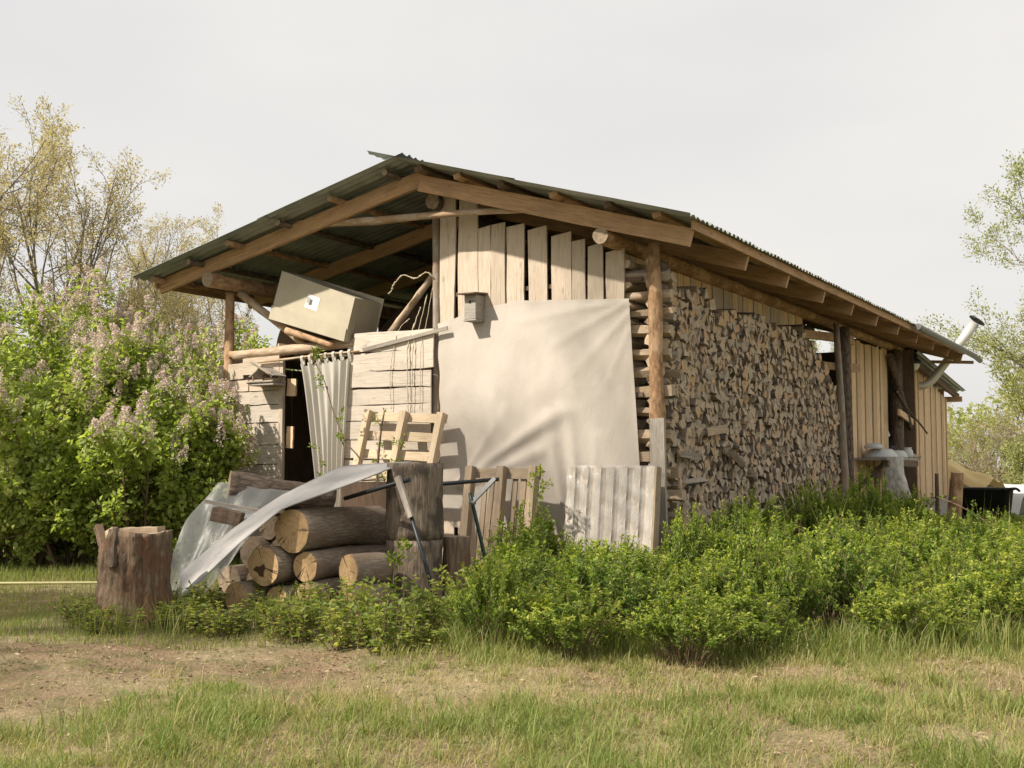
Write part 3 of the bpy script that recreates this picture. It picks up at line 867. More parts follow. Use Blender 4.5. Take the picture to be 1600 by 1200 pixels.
# odd long splits lying lengthways low on the face of the stack
LENGTHWAYS = ('uppermost long split lying lengthways low on the face of the firewood stack', 'long split lying lengthways just above the shrubs, nearest the corner post', 'slanting long split on the low face of the firewood stack', 'split lying lengthways lowest on the stack face, half behind the shrubs')
for k, (y, z, L, tilt) in enumerate(((1.5, 1.80, .62, .10), (.6, 1.52, .55, -.05), (2.2, 1.60, .55, -.38), (.75, 1.16, .6, .06))):
    V, F, mi, sm = billet_mesh(L, 560 + k, k % 3)
    me = poly_mesh('billet', V, F, [W_SPLITG if k % 2 else W_SPLIT, E_FIRE, B_FIRE], mi, sm)
    o = obj('firewood', me, None, along((.05, y, z), (.075, y + L * math.cos(tilt), z + L * math.sin(tilt)), roll=k) @ Matrix.Diagonal((1, .75, .75, 1)))
    tag(o, LENGTHWAYS[k], 'firewood', 'logs lying lengthways on the stack face')

# ------------------------------------------------------------------ cream tarp over the gable
def tarp():
    nx, nz = 90, 80
    V, F = [], []
    rr = np.random.default_rng(4)
    for j in range(nz + 1):
        t = j / nz
        for i in range(nx + 1):
            s = i / nx
            xl = -2.965 + .10 * t - .05 * t * t
            xr = -.295 + .17 * t
            top = 3.185 + .22 * min(1, s / .42) ** .8 - .085 * max(0, (s - .42) / .58) - .03 * math.sin(s * 20) ** 2 * (1 - s) * .5
            bot = .62 - .10 * s
            x = xl + (xr - xl) * s
            z = top + (bot - top) * t
            w = math.sin(math.pi * min(1, max(0, s))) * math.sin(math.pi * min(1, t * .95))
            d = .10 * w
            # folds pulled down to the foot of the tarp and out to its upper right corner
            def ridge(x0, z0, x1, z1, wd, h):
                ux, uz = x1 - x0, z1 - z0; L2 = ux * ux + uz * uz
                q = max(0, min(1, ((x - x0) * ux + (z - z0) * uz) / L2))
                dx, dz = x - x0 - q * ux, z - z0 - q * uz
                ww = wd * (.35 + q)
                return h * math.exp(-(dx * dx + dz * dz) / (ww * ww)) * (1 - .55 * q)
            d += ridge(-2.64, 1.14, -1.1, 2.02, .085, .070) + ridge(-2.62, 1.10, -1.4, 1.55, .06, .045) - ridge(-2.45, 1.28, -1.3, 1.78, .07, .030) + ridge(-2.6, 1.2, -1.9, 2.05, .06, .022)
            d += ridge(-1.15, .95, -1.30, 1.95, .07, .030) + ridge(-.95, .95, -1.0, 2.0, .06, .034) + ridge(-.75, 1.0, -.70, 1.7, .06, .022) - ridge(-1.06, .95, -1.15, 1.9, .05, .022)
            d += ridge(-.30, 3.28, -1.25, 2.82, .05, .020) + ridge(-.29, 3.15, -.95, 2.5, .06, .018) + ridge(-.29, 2.95, -.62, 2.2, .045, .012) + ridge(-.30, 3.3, -1.7, 3.14, .04, .014)
            d += .05 * math.exp(-((x + 1.25) ** 2 + (z - 2.2) ** 2) / .35) + .035 * math.exp(-((x + .75) ** 2 + (z - 1.65) ** 2) / .2)
            d += .045 * mnoise.noise(Vector((x * .9, z * .7, 3.1))) + .014 * mnoise.noise(Vector((x * 2.6, z * 1.8, 7.7))) + .004 * mnoise.noise(Vector((x * 9, z * 4, 1.7)))
            if t < .02 or s < .01 or s > .99: d *= .4
            V.append((x + .01 * math.sin(z * 13) * (s < .01), -.045 - d, z))
    for j in range(nz):
        for i in range(nx):
            a = j * (nx + 1) + i
            F.append((a, a + nx + 1, a + nx + 2, a + 1))
    o = obj('tarp', poly_mesh('tarp', V, F, [TARP], None, [True] * len(F)))
    tag(o, 'large cream tarp nailed over the gable boards with pulled folds', 'tarp')
tarp()

# ------------------------------------------------------------------ curtain on its pole
cur = thing('curtain', 'cream tab-top curtain hanging on a thin pole in the doorway', 'curtain', (-4.8, -.12, 1.0))
def curtain():
    nx, nz = 110, 40
    V, F = [], []
    for j in range(nz + 1):
        t = j / nz
        for i in range(nx + 1):
            s = i / nx
            xl, xr = -5.16 + .40 * t ** .8, -4.305 - .10 * t
            x = xl + (xr - xl) * s
            zt = 2.765 + .05 * s - .035 * abs(math.sin(s * math.pi * 5.5)) * (1 if s < 1 else 0)
            z = zt + (.80 - zt) * t
            fold = math.sin(s * 2 * math.pi * 6.5 + .6 * math.sin(t * 2 + s * 4)) * (.028 + .022 * t) + .012 * math.sin(s * 47 + t * 3)
            V.append((x, -.125 - fold - .05 * t, z))
    for j in range(nz):
        for i in range(nx):
            a = j * (nx + 1) + i
            F.append((a, a + nx + 1, a + nx + 2, a + 1))
    part('cloth', poly_mesh('cloth', V, F, [CURTAIN], None, [True] * len(F)), cur)
    for k in range(7):
        s = k / 6
        x = -5.13 + .81 * s
        z = 2.77 + .045 * s
        P = [(x, -.115, z - .06), (x, -.143, z + .03), (x - .008, -.15, z + .075), (x - .012, -.12, z + .105), (x - .012, -.09, z + .075), (x, -.095, z - .02)]
        V, F = [], []
        for p in P:
            V += [(p[0] - .022, p[1], p[2]), (p[0] + .022, p[1], p[2])]
        for q in range(len(P) - 1): F.append((2 * q, 2 * q + 1, 2 * q + 3, 2 * q + 2))
        part('tab', poly_mesh('tab', V, F, [CURTAIN]), cur)
curtain()
part('pole', log_mesh(1.78, .02, .015, B_POLE, E_LOG, 601, n=8, rough=.12, bend=.006), cur, along((-5.95, -.12, 2.825), (-4.20, -.12, 2.885)))

# ------------------------------------------------------------------ nest box
nb = thing('nest_box', 'small grey wooden nest box with overhanging lid on the gable boards', 'nest box', (-2.36, -.16, 3.17))
W_NEST = wood('nest_box_wood', (.40, .375, .335), (.26, .24, .21), (.17, .16, .145), .5)
part('body', box_mesh(.17, .20, .31, W_NEST, .006), nb, T(-2.36, -.14, 3.185))
part('lid', box_mesh(.25, .32, .022, W_DARK, .004), nb, T(-2.36, -.165, 3.50) @ Matrix.Rotation(R(5), 4, 'X'))
part('entrance', tube_mesh('hole', [(-2.36, -.243, 3.40), (-2.36, -.246, 3.40)], .017, BLACK, 10), nb)
part('back_board', box_mesh(.10, .02, .42, W_NEST, .004), nb, T(-2.36, -.030, 3.13))
part('floor', box_mesh(.185, .215, .018, W_NEST, .004), nb, T(-2.36, -.142, 3.165))

# ------------------------------------------------------------------ bird feeder on the pier
bf = thing('bird_feeder', 'rustic bird feeder of sticks with a small gable roof on the left pier', 'bird feeder', (-5.72, -.2, 2.45))
part('tray', box_mesh(.46, .26, .03, W_GREY, .005), bf, T(-5.70, -.20, 2.475))
for x0, x1, nm in ((-5.94, -5.48, 0), (-5.95, -5.49, 1)):
    yy = -.33 if nm == 0 else -.08
    part('rim', log_mesh(.48, .02, .018, B_GREY, E_OLD, 610 + nm, n=8, rough=.15), bf, along((x0, yy, 2.52), (x1, yy, 2.525)))
for k, (x, y_) in enumerate(((-5.86, -.3), (-5.53, -.3), (-5.86, -.1), (-5.53, -.1))):
    part('stick', log_mesh(.16, .013, .012, B_GREY, E_OLD, 613 + k, n=7, rough=.15), bf, along((x, y_, 2.50), (x, y_, 2.66)))
part('roof', plank_mesh(.26, .26, .014, W_GREY, 620, 4, .008), bf, along((-5.70, -.2, 2.735), (-5.92, -.2, 2.60)))
part('roof', plank_mesh(.26, .26, .014, W_GREY, 621, 4, .008), bf, along((-5.70, -.2, 2.72), (-5.46, -.2, 2.60)))
part('stick', log_mesh(.40, .016, .012, B_GREY, E_OLD, 622, n=7, rough=.2), bf, along((-5.83, -.385, 2.80), (-5.47, -.385, 2.60)))

# ------------------------------------------------------------------ things in the loft
box = thing('cardboard_box', 'big tilted cardboard box with a white label in the open loft', 'box', (-5.1, .5, 3.0))
BMx = along((-5.70, -.17, 3.41), (-4.36, -.19, 3.02))
def card_panel(nm, P, mat, nudge=0.0):
    V = [BMx @ Vector(p) for p in P]
    return part(nm, poly_mesh(nm, V, [(0, 1, 2, 3)] if len(V) == 4 else [tuple(range(len(V)))], [mat]), box)
BL, BW, BH = 1.396, .62, .68
def slab(nm, a, b, c, d, t, mat):
    a, b, c, d = map(Vector, (a, b, c, d)); n = (b - a).cross(d - a).normalized() * t
    V = [BMx @ p for p in (a, b, c, d, a + n, b + n, c + n, d + n)]
    return part(nm, poly_mesh(nm, V, [(3, 2, 1, 0), (4, 5, 6, 7), (0, 1, 5, 4), (1, 2, 6, 5), (2, 3, 7, 6), (3, 0, 4, 7)], [mat]), box)
slab('side', (0, 0, 0), (BL, 0, 0), (BL - .03, .04, BH - .09), (0, .03, BH), -.008, CARD)
slab('side', (BL, 0, 0), (BL, BW, 0), (BL - .03, BW, BH - .10), (BL - .03, .04, BH - .09), -.008, CARD)
slab('side', (0, BW, 0), (0, 0, 0), (0, .03, BH), (0, BW, BH), -.008, CARD)
slab('side', (BL, BW, 0), (0, BW, 0), (0, BW, BH), (BL, BW, BH - .03), -.008, CARD)
slab('top', (0, .03, BH), (BL - .03, .04, BH - .09), (BL - .03, BW, BH - .10), (0, BW, BH), .006, CARD)
slab('bottom', (0, 0, -.002), (0, BW, -.002), (BL, BW, -.002), (BL, 0, -.002), .006, CARD)
slab('flap', (.0, -.014, .0), (BL, -.014, 0), (BL - .01, -.012, .175), (.0, -.012, .19), -.008, CARD)
slab('label_sheet', (.56, .010, .29), (.80, .010, .28), (.80, .020, .46), (.58, .020, .48), -.018, PAPER)
part('label_print', poly_mesh('print', [BMx @ Vector(p) for p in ((.60, -.0125, .36), (.66, -.0125, .36), (.66, -.0085, .44), (.60, -.0085, .44))], [(0, 1, 2, 3)], [plain('grey_print', (.42, .43, .44), .8, 0, 60, .6)]), box)
o = obj('log', log_mesh(.85, .05, .045, B_PINE, E_LOG, 640, n=10, rough=.1), None, along((-5.42, -.13, 3.235), (-4.66, -.10, 3.00)))
tag(o, 'thin pine log poking out under the tilted cardboard box', 'log')
o = obj('log', log_mesh(.7, .045, .04, B_DARK, E_LOG, 641, n=10, rough=.1), None, along((-5.70, .02, 3.04), (-5.35, .6, 3.0)))
tag(o, 'short dark log end lying on the loft beam left of the box', 'log')
def heap(name, label, cat, c, rx, ry, h, mat, seed, pw=.6):
    V, F = [], []
    n, m_ = 28, 10
    r = np.random.default_rng(seed)
    ph = r.uniform(0, 6.28, 6)
    for j in range(m_ + 1):
        t = j / m_
        for i in range(n):
            a = 2 * math.pi * i / n
            q = 1 + .10 * math.sin(2 * a + ph[0]) + .07 * math.sin(3 * a + ph[1] + 2 * t) + .04 * math.sin(7 * a + ph[2] + 4 * t)
            e = math.cos(t * math.pi / 2) ** pw * q
            V.append((c[0] + rx * e * math.cos(a), c[1] + ry * e * math.sin(a), c[2] + h * math.sin(t * math.pi / 2) * (1 + .06 * math.sin(5 * a + ph[3]))))
    for j in range(m_):
        for i in range(n):
            a, b = j * n + i, j * n + (i + 1) % n
            F.append((a, b, b + n, a + n))
    o = obj(name, poly_mesh(name, V, F, [mat], None, [True] * len(F)))
    return tag(o, label, cat)
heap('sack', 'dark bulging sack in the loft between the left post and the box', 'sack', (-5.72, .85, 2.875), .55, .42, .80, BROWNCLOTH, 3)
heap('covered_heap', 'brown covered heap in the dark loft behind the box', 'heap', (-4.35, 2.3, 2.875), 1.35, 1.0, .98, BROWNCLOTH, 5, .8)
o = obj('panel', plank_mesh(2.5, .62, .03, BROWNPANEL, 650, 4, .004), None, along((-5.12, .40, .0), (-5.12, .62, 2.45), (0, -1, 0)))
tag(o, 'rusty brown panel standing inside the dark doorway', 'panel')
o = obj('panel', plank_mesh(.24, .10, .03, W_GREY, 651, 3, .002), None, along((-4.40, -.06, 3.06), (-4.33, -.06, 3.25), (0, -1, 0)))
tag(o, 'small grey offcut beside the right end of the box', 'board')

# twine hanging over the level boards, and a dry bent twig on the middle post
def twine(pts, rad, label, name='twine', cat='twine', mat=None, group=None, knots=0, seed=0):
    r = random.Random(seed)
    P = smooth_path(pts, 10)
    rr = np.array([rad * (1 + (1.1 if r.random() < .16 and knots else 0)) for _ in P])
    P = P + np.array([[r.uniform(-1, 1) * rad * .8 for _ in range(3)] for _ in P])
    o = obj(name, tube_mesh(name, P, rr, mat or ROPE, 6))
    return tag(o, label, cat, group)
twine([(-3.33, .09, 3.44), (-3.345, -.06, 3.14), (-3.38, -.13, 2.9), (-3.37, -.14, 2.6), (-3.36, -.135, 2.0)], .006, 'knotted twine hanging down the level boards, longest and thickest of the four', knots=1, seed=1)
twine([(-3.215, .07, 3.60), (-3.26, -.05, 3.14), (-3.29, -.13, 2.9), (-3.30, -.14, 2.5), (-3.30, -.135, 2.05)], .0045, 'twine hanging next to the longest knotted one on the level boards', knots=1, seed=2)
twine([(-3.13, .07, 3.68), (-3.16, -.05, 3.14), (-3.17, -.13, 2.85), (-3.18, -.13, 2.1)], .0042, 'twine hanging closest to the middle post', knots=0, seed=3)
twine([(-3.50, .09, 3.30), (-3.56, -.07, 3.14), (-3.62, -.13, 2.8), (-3.65, -.135, 2.5), (-3.63, -.135, 2.1)], .0045, 'twine hanging farthest from the middle post on the level boards', knots=1, seed=4)
twine([(-3.05, -.05, 3.80), (-3.125, -.08, 3.858), (-3.274, -.1, 3.79), (-3.375, -.1, 3.812), (-3.477, -.1, 3.85), (-3.56, -.1, 3.80), (-3.63, -.1, 3.732), (-3.66, -.1, 3.66), (-3.715, -.1, 3.62)], .007, 'pale crooked dry twig sticking out from the middle post', 'dry_twig', 'twig', ROPE, seed=5, knots=1)

# ------------------------------------------------------------------ pallets
def pallet(name, label, M, w, h, mat, nslat, stringers=3, st=.045, sd=.095, seed=0, back=True):
    """local X width, Z up, Y depth; stringers towards -Y"""
    t = thing(name, label, 'pallet', M.translation)
    for k in range(stringers):
        x = -w / 2 + .05 + (w - .10) * k / (stringers - 1)
        part('stringer', plank_mesh(h, .085, sd, mat, seed + k, 6, .004), t, M @ along((x, -.06, 0), (x, -.06, h), (0, -1, 0)))
    for k in range(nslat):
        z = .06 + (h - .12) * k / (nslat - 1)
        part('slat', plank_mesh(w, .115, .02, mat, seed + 10 + k, 5, .004), t, M @ along((-w / 2, .0, z), (w / 2, .0, z + .004), (0, -1, 0)))
    return t
M = T(-3.40, -.78, 0.0) @ RZ(R(2)) @ Matrix.Rotation(R(-15), 4, 'X') @ Matrix.Rotation(R(3), 4, 'Y')
pallet('pallet', 'pale new wooden pallet leaning on the level boards by the curtain', M, 1.22, 2.12, W_PALLET, 9, seed=700)
M = T(-1.74, -.66, 0.0) @ RZ(R(-2)) @ Matrix.Rotation(R(-9), 4, 'X')
t = thing('pallet', 'old brown pallet with upright slats leaning on the foot of the tarp', 'pallet', M.translation)
for k in range(3):
    x = -.44 + .44 * k
    part('stringer', plank_mesh(1.38, .10, .10, W_OLDPAL, 720 + k, 6, .006), t, M @ along((x, -.06, 0), (x, -.06, 1.385), (0, -1, 0)))
part('rail', plank_mesh(1.0, .12, .022, W_OLDPAL, 724, 5, .005), t, M @ along((-.5, .006, 1.31), (.5, .006, 1.30), (0, -1, 0)))
part('rail', plank_mesh(1.0, .12, .022, W_OLDPAL, 725, 5, .005), t, M @ along((-.5, .006, .15), (.5, .006, .14), (0, -1, 0)))
for k, x in enumerate((-.30, -.20, -.10, .12, .24, .33)):
    part('slat', plank_mesh(1.2, .07, .02, W_OLDPAL, 726 + k, 5, .005), t, M @ along((x, .035, .05), (x + .02, .035, 1.27), (0, -1, 0)))
# pallet wrapped in stretch film
M = T(-.36, -.58, 0.0) @ RZ(R(-3)) @ Matrix.Rotation(R(-7), 4, 'X')
t = thing('wrapped_pallet', 'whitish pallet wrapped in shiny plastic film beside the corner post', 'pallet', M.translation)
for k in range(7):
    x = -.50 + k * 1.0 / 6
    part('slat', plank_mesh(1.36, .098, .022, W_GREYPALE, 740 + k, 5, .004), t, M @ along((x, -.02, .02), (x, -.02, 1.385), (0, -1, 0)))
for k, zz in enumerate((.1, .72, 1.32)):
    part('rail', plank_mesh(1.08, .10, .07, W_GREYPALE, 750 + k, 4, .004), t, M @ along((-.54, .064, zz), (.54, .064, zz)))
part('back_board', plank_mesh(1.34, 1.02, .012, W_OLDPAL, 755, 4, .003), t, M @ along((0, .004, .03), (0, .004, 1.36), (0, -1, 0)))  # added board, its dull colour gives the slat gaps their shade
part('side_board', plank_mesh(1.36, .13, .022, W_OLDPAL, 754, 5, .004), t, M @ along((.57, .02, .02), (.57, .02, 1.38), (1, 0, 0)))
V, F = [], []
for j in range(31):
    for i in range(61):
        x = -.56 + 1.12 * i / 60
        ph = (x + .50) * 6 * 2 * math.pi
        z = .04 + 1.35 * j / 30
        V.append(M @ Vector((x, -.036 - .012 * math.cos(ph) + .008 * math.sin(z * 30 + x * 11) * math.sin(z * 7 + 2 * x) + .01 * math.sin((x * .8 + z) * 22), z)))
for j in range(30):
    for i in range(60):
        a = j * 61 + i; F.append((a, a + 1, a + 62, a + 61))
part('film', poly_mesh('film', V, F, [WRAPFILM], None, [True] * len(F)), t)

# ------------------------------------------------------------------ big sawn rounds
def round_log(name, label, c, h, r0, r1, seed, tilt=0.0, mat=B_ROUND, end=E_OLD, n=26, flare=0.0):
    p0 = Vector(c); p1 = p0 + Vector((math.sin(tilt) * h, 0, math.cos(tilt) * h))
    o = obj(name, log_mesh(h, r0, r1, mat, end, seed, n=n, rings=10, rough=.035, flare=flare), None, along(p0, p1))
    return tag(o, label, 'log')
round_log('log_round', 'tall grey sawn log round standing upright on top of another', (-1.44, -2.70, .655), .755, .285, .278, 760, .0)
round_log('log_round', 'lower upright log round carrying the taller one', (-1.44, -2.70, -.05), .70, .285, .29, 761, 0)
round_log('log_round', 'narrow reddish log round standing right of the stacked pair', (-1.16, -2.38, -.05), .72, .15, .14, 762, .02, B_STUMP)

# ------------------------------------------------------------------ pile of sawn logs
ax = Vector((-.06, .998, 0)).normalized()
def pile_log(label, x, y, z, rad, L, seed, dz=0.0, mat=B_LOG, turn=0.0, hole=False):
    d = (ax + Vector((turn, 0, dz))).normalized()
    p0 = Vector((x, y, z)); p1 = p0 + d * L
    o = obj('log', log_mesh(L, rad, rad * .96, mat, E_LOG, seed, n=22, rings=9, rough=.035, bend=.008, knots=1), None, along(p0, p1))
    return tag(o, label, 'log')
pile_log('topmost sawn log of the pile, thick with a cracked orange end', -2.16, -3.72, .765, .205, 1.7, 770)
h = pile_log('leftmost log in the second layer with a rotten dark hollow in its end', -2.37, -3.88, .42, .185, 1.8, 771)
hv = []; 
for k in range(9):
    a = k * 6.283 / 9; q = .055 * (1 + .4 * math.sin(3 * a + 1))
    hv.append(Vector((-.004, .03 + q * 1.2 * math.cos(a), -.03 + q * math.sin(a))))
part('hollow', poly_mesh('hollow', [WORLD[h.name] @ v for v in hv], [tuple(range(9))], [plain('rotten_wood', (.10, .055, .03), .95, 0, 40, .6)]), h)
pile_log('slimmer log beside the hollow one, right under the topmost log', -2.04, -3.66, .425, .142, 1.55, 772)
pile_log('short log with a dull orange end just left of the upright rounds', -1.60, -3.56, .40, .15, .42, 773, turn=.35)
pile_log('lowest left log of the pile, end half hidden in weeds', -2.57, -4.02, .125, .145, 1.9, 774)
pile_log('low log under the slimmer one with only its top edge clear of weeds', -1.97, -3.72, .145, .135, 1.5, 775)
pile_log('short bottom log below the dull orange one', -1.53, -3.62, .12, .15, .45, 776, turn=.3)
pile_log('bottom log wedged between the lowest left log and its neighbour', -2.26, -3.80, .115, .12, 1.6, 777)
# a second heap of logs further back carries the barky log
HEAPL = ('bottom left', 'bottom middle', 'bottom right', 'middle left', 'middle right', 'top')
for k, (x, z, rad) in enumerate(((-3.55, .16, .17), (-3.18, .16, .18), (-2.82, .17, .17), (-3.36, .46, .17), (-3.0, .47, .16), (-3.2, .75, .15))):
    o = obj('log', log_mesh(1.5, rad, rad * .97, B_LOG, E_OLD, 780 + k, n=16, rough=.04), None, along((x, -3.1 + .04 * k, z), (x + .1, -1.6, z)))
    tag(o, HEAPL[k] + ' log of the low heap under the clear plastic sheet', 'log', 'logs under the plastic sheet')
o = obj('log', log_mesh(1.15, .145, .13, B_DARK, E_OLD, 790, n=20, rings=14, rough=.12, knots=3), None, along((-3.66, -3.02, 1.17), (-2.92, -2.16, 1.02)))
tag(o, 'dark log with rough flaking bark lying across the heap behind the panel', 'log')

# grey-white bent panel covering the pile
def taut(pts, k=5):
    pts = np.asarray(pts, float)
    out = [pts[i] + (pts[i + 1] - pts[i]) * j / k for i in range(len(pts) - 1) for j in range(k)] + [pts[-1]]
    out = np.array(out); sm = out.copy()
    sm[1:-1] = (out[:-2] + 6 * out[1:-1] + out[2:]) / 8
    return sm
near = taut([(-1.61, -3.26, 1.275), (-1.88, -3.54, 1.135), (-2.17, -3.85, .985), (-2.44, -4.14, .66), (-2.80, -4.48, .18)])
far = taut([(-1.48, -2.70, 1.43), (-2.33, -2.76, 1.385), (-2.74, -3.22, 1.085), (-3.06, -3.55, .78), (-3.40, -3.95, .32)])
V, F = [], []
n = len(near); c_ = 9
for side in (0, 1):
    for i in range(n):
        for j in range(c_):
            t = j / (c_ - 1)
            p = near[i] * (1 - t) + far[i] * t
            bl = .008 * math.sin(i * .55 + t * 3) * math.sin(math.pi * t)
            V.append((p[0], p[1], p[2] + bl - (.014 if side else 0)))
o_ = n * c_
for i in range(n - 1):
    for j in range(c_ - 1):
        a = i * c_ + j
        F.append((a, a + 1, a + c_ + 1, a + c_)); F.append((o_ + a, o_ + a + c_, o_ + a + c_ + 1, o_ + a + 1))
    a = i * c_; F.append((a, a + c_, o_ + a + c_, o_ + a)); a += c_ - 1; F.append((a, o_ + a, o_ + a + c_, a + c_))
for a0 in (0, (n - 1) * c_):
    for j in range(c_ - 1): F.append((a0 + j, o_ + a0 + j, o_ + a0 + j + 1, a0 + j + 1))
tag(obj('cover_panel', poly_mesh('cover_panel', V, F, [SHEET], None, [True] * len(F))), 'bent grey-white sheet sloping from the upright round down over the log pile', 'sheet')

o = obj('board', plank_mesh(1.25, 1.05, .02, W_DARK, 795, 5, .006), None, along((-2.20, -2.05, -.02), (-2.22, -2.25, 1.18), (0, -1, 0)))  # added dark board in place of the shade beneath the cover sheet
tag(o, 'added dark board standing in for the shade under the grey-white sheet behind the log pile', 'board')
# clear plastic over the back heap
V, F = [], []
A0, A1 = np.array([-3.74, -3.10, 1.20]), np.array([-2.95, -2.72, 1.10])
B0, B1 = np.array([-3.86, -3.82, .02]), np.array([-3.36, -3.58, .12])
for i in range(25):
    for j in range(17):
        s, t = i / 24, j / 16
        p = (A0 * (1 - s) + A1 * s) * (1 - t) + (B0 * (1 - s) + B1 * s) * t
        bulge = .10 * math.sin(math.pi * t) + .03 * math.sin(s * 9 + t * 4) + .018 * math.sin(s * 21 - t * 13)
        V.append((p[0] - .3 * bulge, p[1] - .7 * bulge, p[2] + .35 * bulge))
for i in range(24):
    for j in range(16):
        a = i * 17 + j; F.append((a, a + 1, a + 18, a + 17))
tag(obj('plastic_sheet', poly_mesh('plastic_sheet', V, F, [CLEARFILM], None, [True] * len(F))), 'crumpled clear plastic sheet draped behind the grey-white panel', 'plastic sheet')
o = obj('wooden_block', plank_mesh(.30, .16, .14, W_DARK, 800, 5, .012), None, along((-3.28, -3.62, .90), (-3.02, -3.50, .84)))
tag(o, 'weathered dark wooden block lying against the clear plastic sheet', 'block')
o = obj('batten', plank_mesh(1.0, .05, .035, W_GREY, 801, 5, .004), None, along((-3.42, -3.60, 1.02), (-2.60, -3.20, .86)))
tag(o, 'grey batten lying on the plastic above the dark wooden block', 'batten')

# ------------------------------------------------------------------ metal trestles
t = thing('metal_trestle', 'black pipe trestle in front of the upright rounds, pale wood on its leg', 'trestle', (-.6, -3.4, 0))
part('bar', tube_mesh('bar', [(-1.95, -3.18, 1.06), (-1.5, -3.26, 1.16), (-1.075, -3.31, 1.252)], .021, DARKMETAL, 10), t)
part('leg', tube_mesh('leg', [(-1.09, -3.34, 1.06), (-.85, -3.40, .55), (-.60, -3.46, -.03)], .019, DARKMETAL, 10), t)
part('wooden_sleeve', plank_mesh(.42, .055, .035, W_GREY, 805, 4, .003), t, along((-1.185, -3.355, 1.28), (-1.00, -3.385, .90), (0, -1, 0)))
t = thing('metal_trestle', 'dark green pipe trestle right of the rounds with a grey angled bracket', 'trestle', (-.9, -2.1, 0))
part('bar', tube_mesh('bar', [(-1.9, -2.36, 1.15), (-1.5, -2.18, 1.19), (-.915, -1.94, 1.243)], .021, DARKMETAL, 10), t)
part('bracket', plank_mesh(.36, .045, .03, GREYMETAL, 806, 4, .002), t, along((-.945, -1.965, 1.255), (-1.165, -2.075, 1.0), (0, -1, 0)))
GREENM = plain('dark_green_tube', (.02, .05, .045), .4, .2, 20, .3)
part('leg', tube_mesh('leg', [(-1.185, -2.075, 1.10), (-1.15, -2.075, .98), (-.98, -2.085, .39), (-.87, -2.09, -.03)], .020, GREENM, 10), t)
part('bolt', tube_mesh('bolt', [(-1.15, -2.11, 1.0), (-1.15, -2.04, 1.0)], .022, GREYMETAL, 8), t)
part('leg', tube_mesh('leg', [(-1.88, -2.36, 1.14), (-1.85, -2.1, .5), (-1.82, -1.9, -.03)], .019, GREENM, 8), t)

# ------------------------------------------------------------------ chopping stump
st = thing('stump', 'dark rotting tree stump with a split-off splinter at its left edge', 'stump', (-2.90, -4.94, 0))
def stump_body():
    n, m_ = 64, 18
    V, F, mi = [], [], []
    r = random.Random(81)
    H = .80
    for j in range(m_ + 1):
        s = j / m_
        for k in range(n):
            a = 2 * math.pi * k / n
            rad = .30 + .06 * max(0, 1 - s * 2.2) ** 1.5 + .022 * math.sin(3 * a + 1.2 + s) + .020 * math.sin(7 * a + 1.5 * s) * math.sin(2 * a + 4 * s) + .012 * math.sin(15 * a + 2 * s) + r.uniform(-.010, .010)
            z = H * s
            # broken, sunken shoulder on the camera-left side
            dx = math.cos(a - R(188))
            if dx > .25 and s > .6:
                z -= (s - .6) * (dx - .25) * .62
                rad -= (s - .6) * (dx - .25) * .12
            if j == m_: z += .012 * math.sin(4 * a)
            V.append((-2.90 + rad * math.cos(a), -4.94 + rad * math.sin(a), z - .04 * (s == 0)))
    for j in range(m_):
        for k in range(n):
            a, b = j * n + k, j * n + (k + 1) % n
            F.append((a, b, b + n, a + n)); mi.append(0)
    c0 = len(V); V.append((-2.88, -4.93, .775))
    for k in range(n):
        F.append((m_ * n + k, m_ * n + (k + 1) % n, c0)); mi.append(1)
    return poly_mesh('stump', V, F, [bark('rotting_stump', (.25, .18, .125), (.07, .05, .037), (.17, .095, .06), (10, 10, 1.3), 1.0, .035), W_OLDPAL], mi, [m_ == 0 for m_ in mi])
part('trunk', stump_body(), st)
part('sawn_ledge', plank_mesh(.36, .20, .05, W_OLDPAL, 811, 7, .016), st, along((-3.02, -5.02, .80), (-2.70, -4.84, .815)))
part('splinter', plank_mesh(.30, .15, .05, W_PALLET, 812, 4, .012, taper=.7), st, along((-3.06, -5.10, .82), (-2.99, -5.14, .56), (-.3, -1, 0)))
part('splinter', plank_mesh(.34, .09, .06, W_DARK, 813, 4, .012, taper=.5), st, along((-3.24, -5.10, .84), (-3.05, -5.16, .60), (-.3, -1, 0)))
part('bark_strip', plank_mesh(.34, .10, .035, B_DARK, 814, 5, .012), st, along((-2.93, -5.19, .83), (-2.90, -5.23, .56), (-.1, -1, 0)))

# ------------------------------------------------------------------ hose in the grass
P = smooth_path([(-9.5, -5.1, .03), (-7.4, -4.2, .035), (-6.3, -3.55, .04), (-5.55, -3.0, .035), (-5.15, -2.75, .03)], 8)
tag(obj('garden_hose', tube_mesh('hose', P, .016, HOSE, 8)), 'yellow hose lying straight across the grass below the lilac', 'hose')

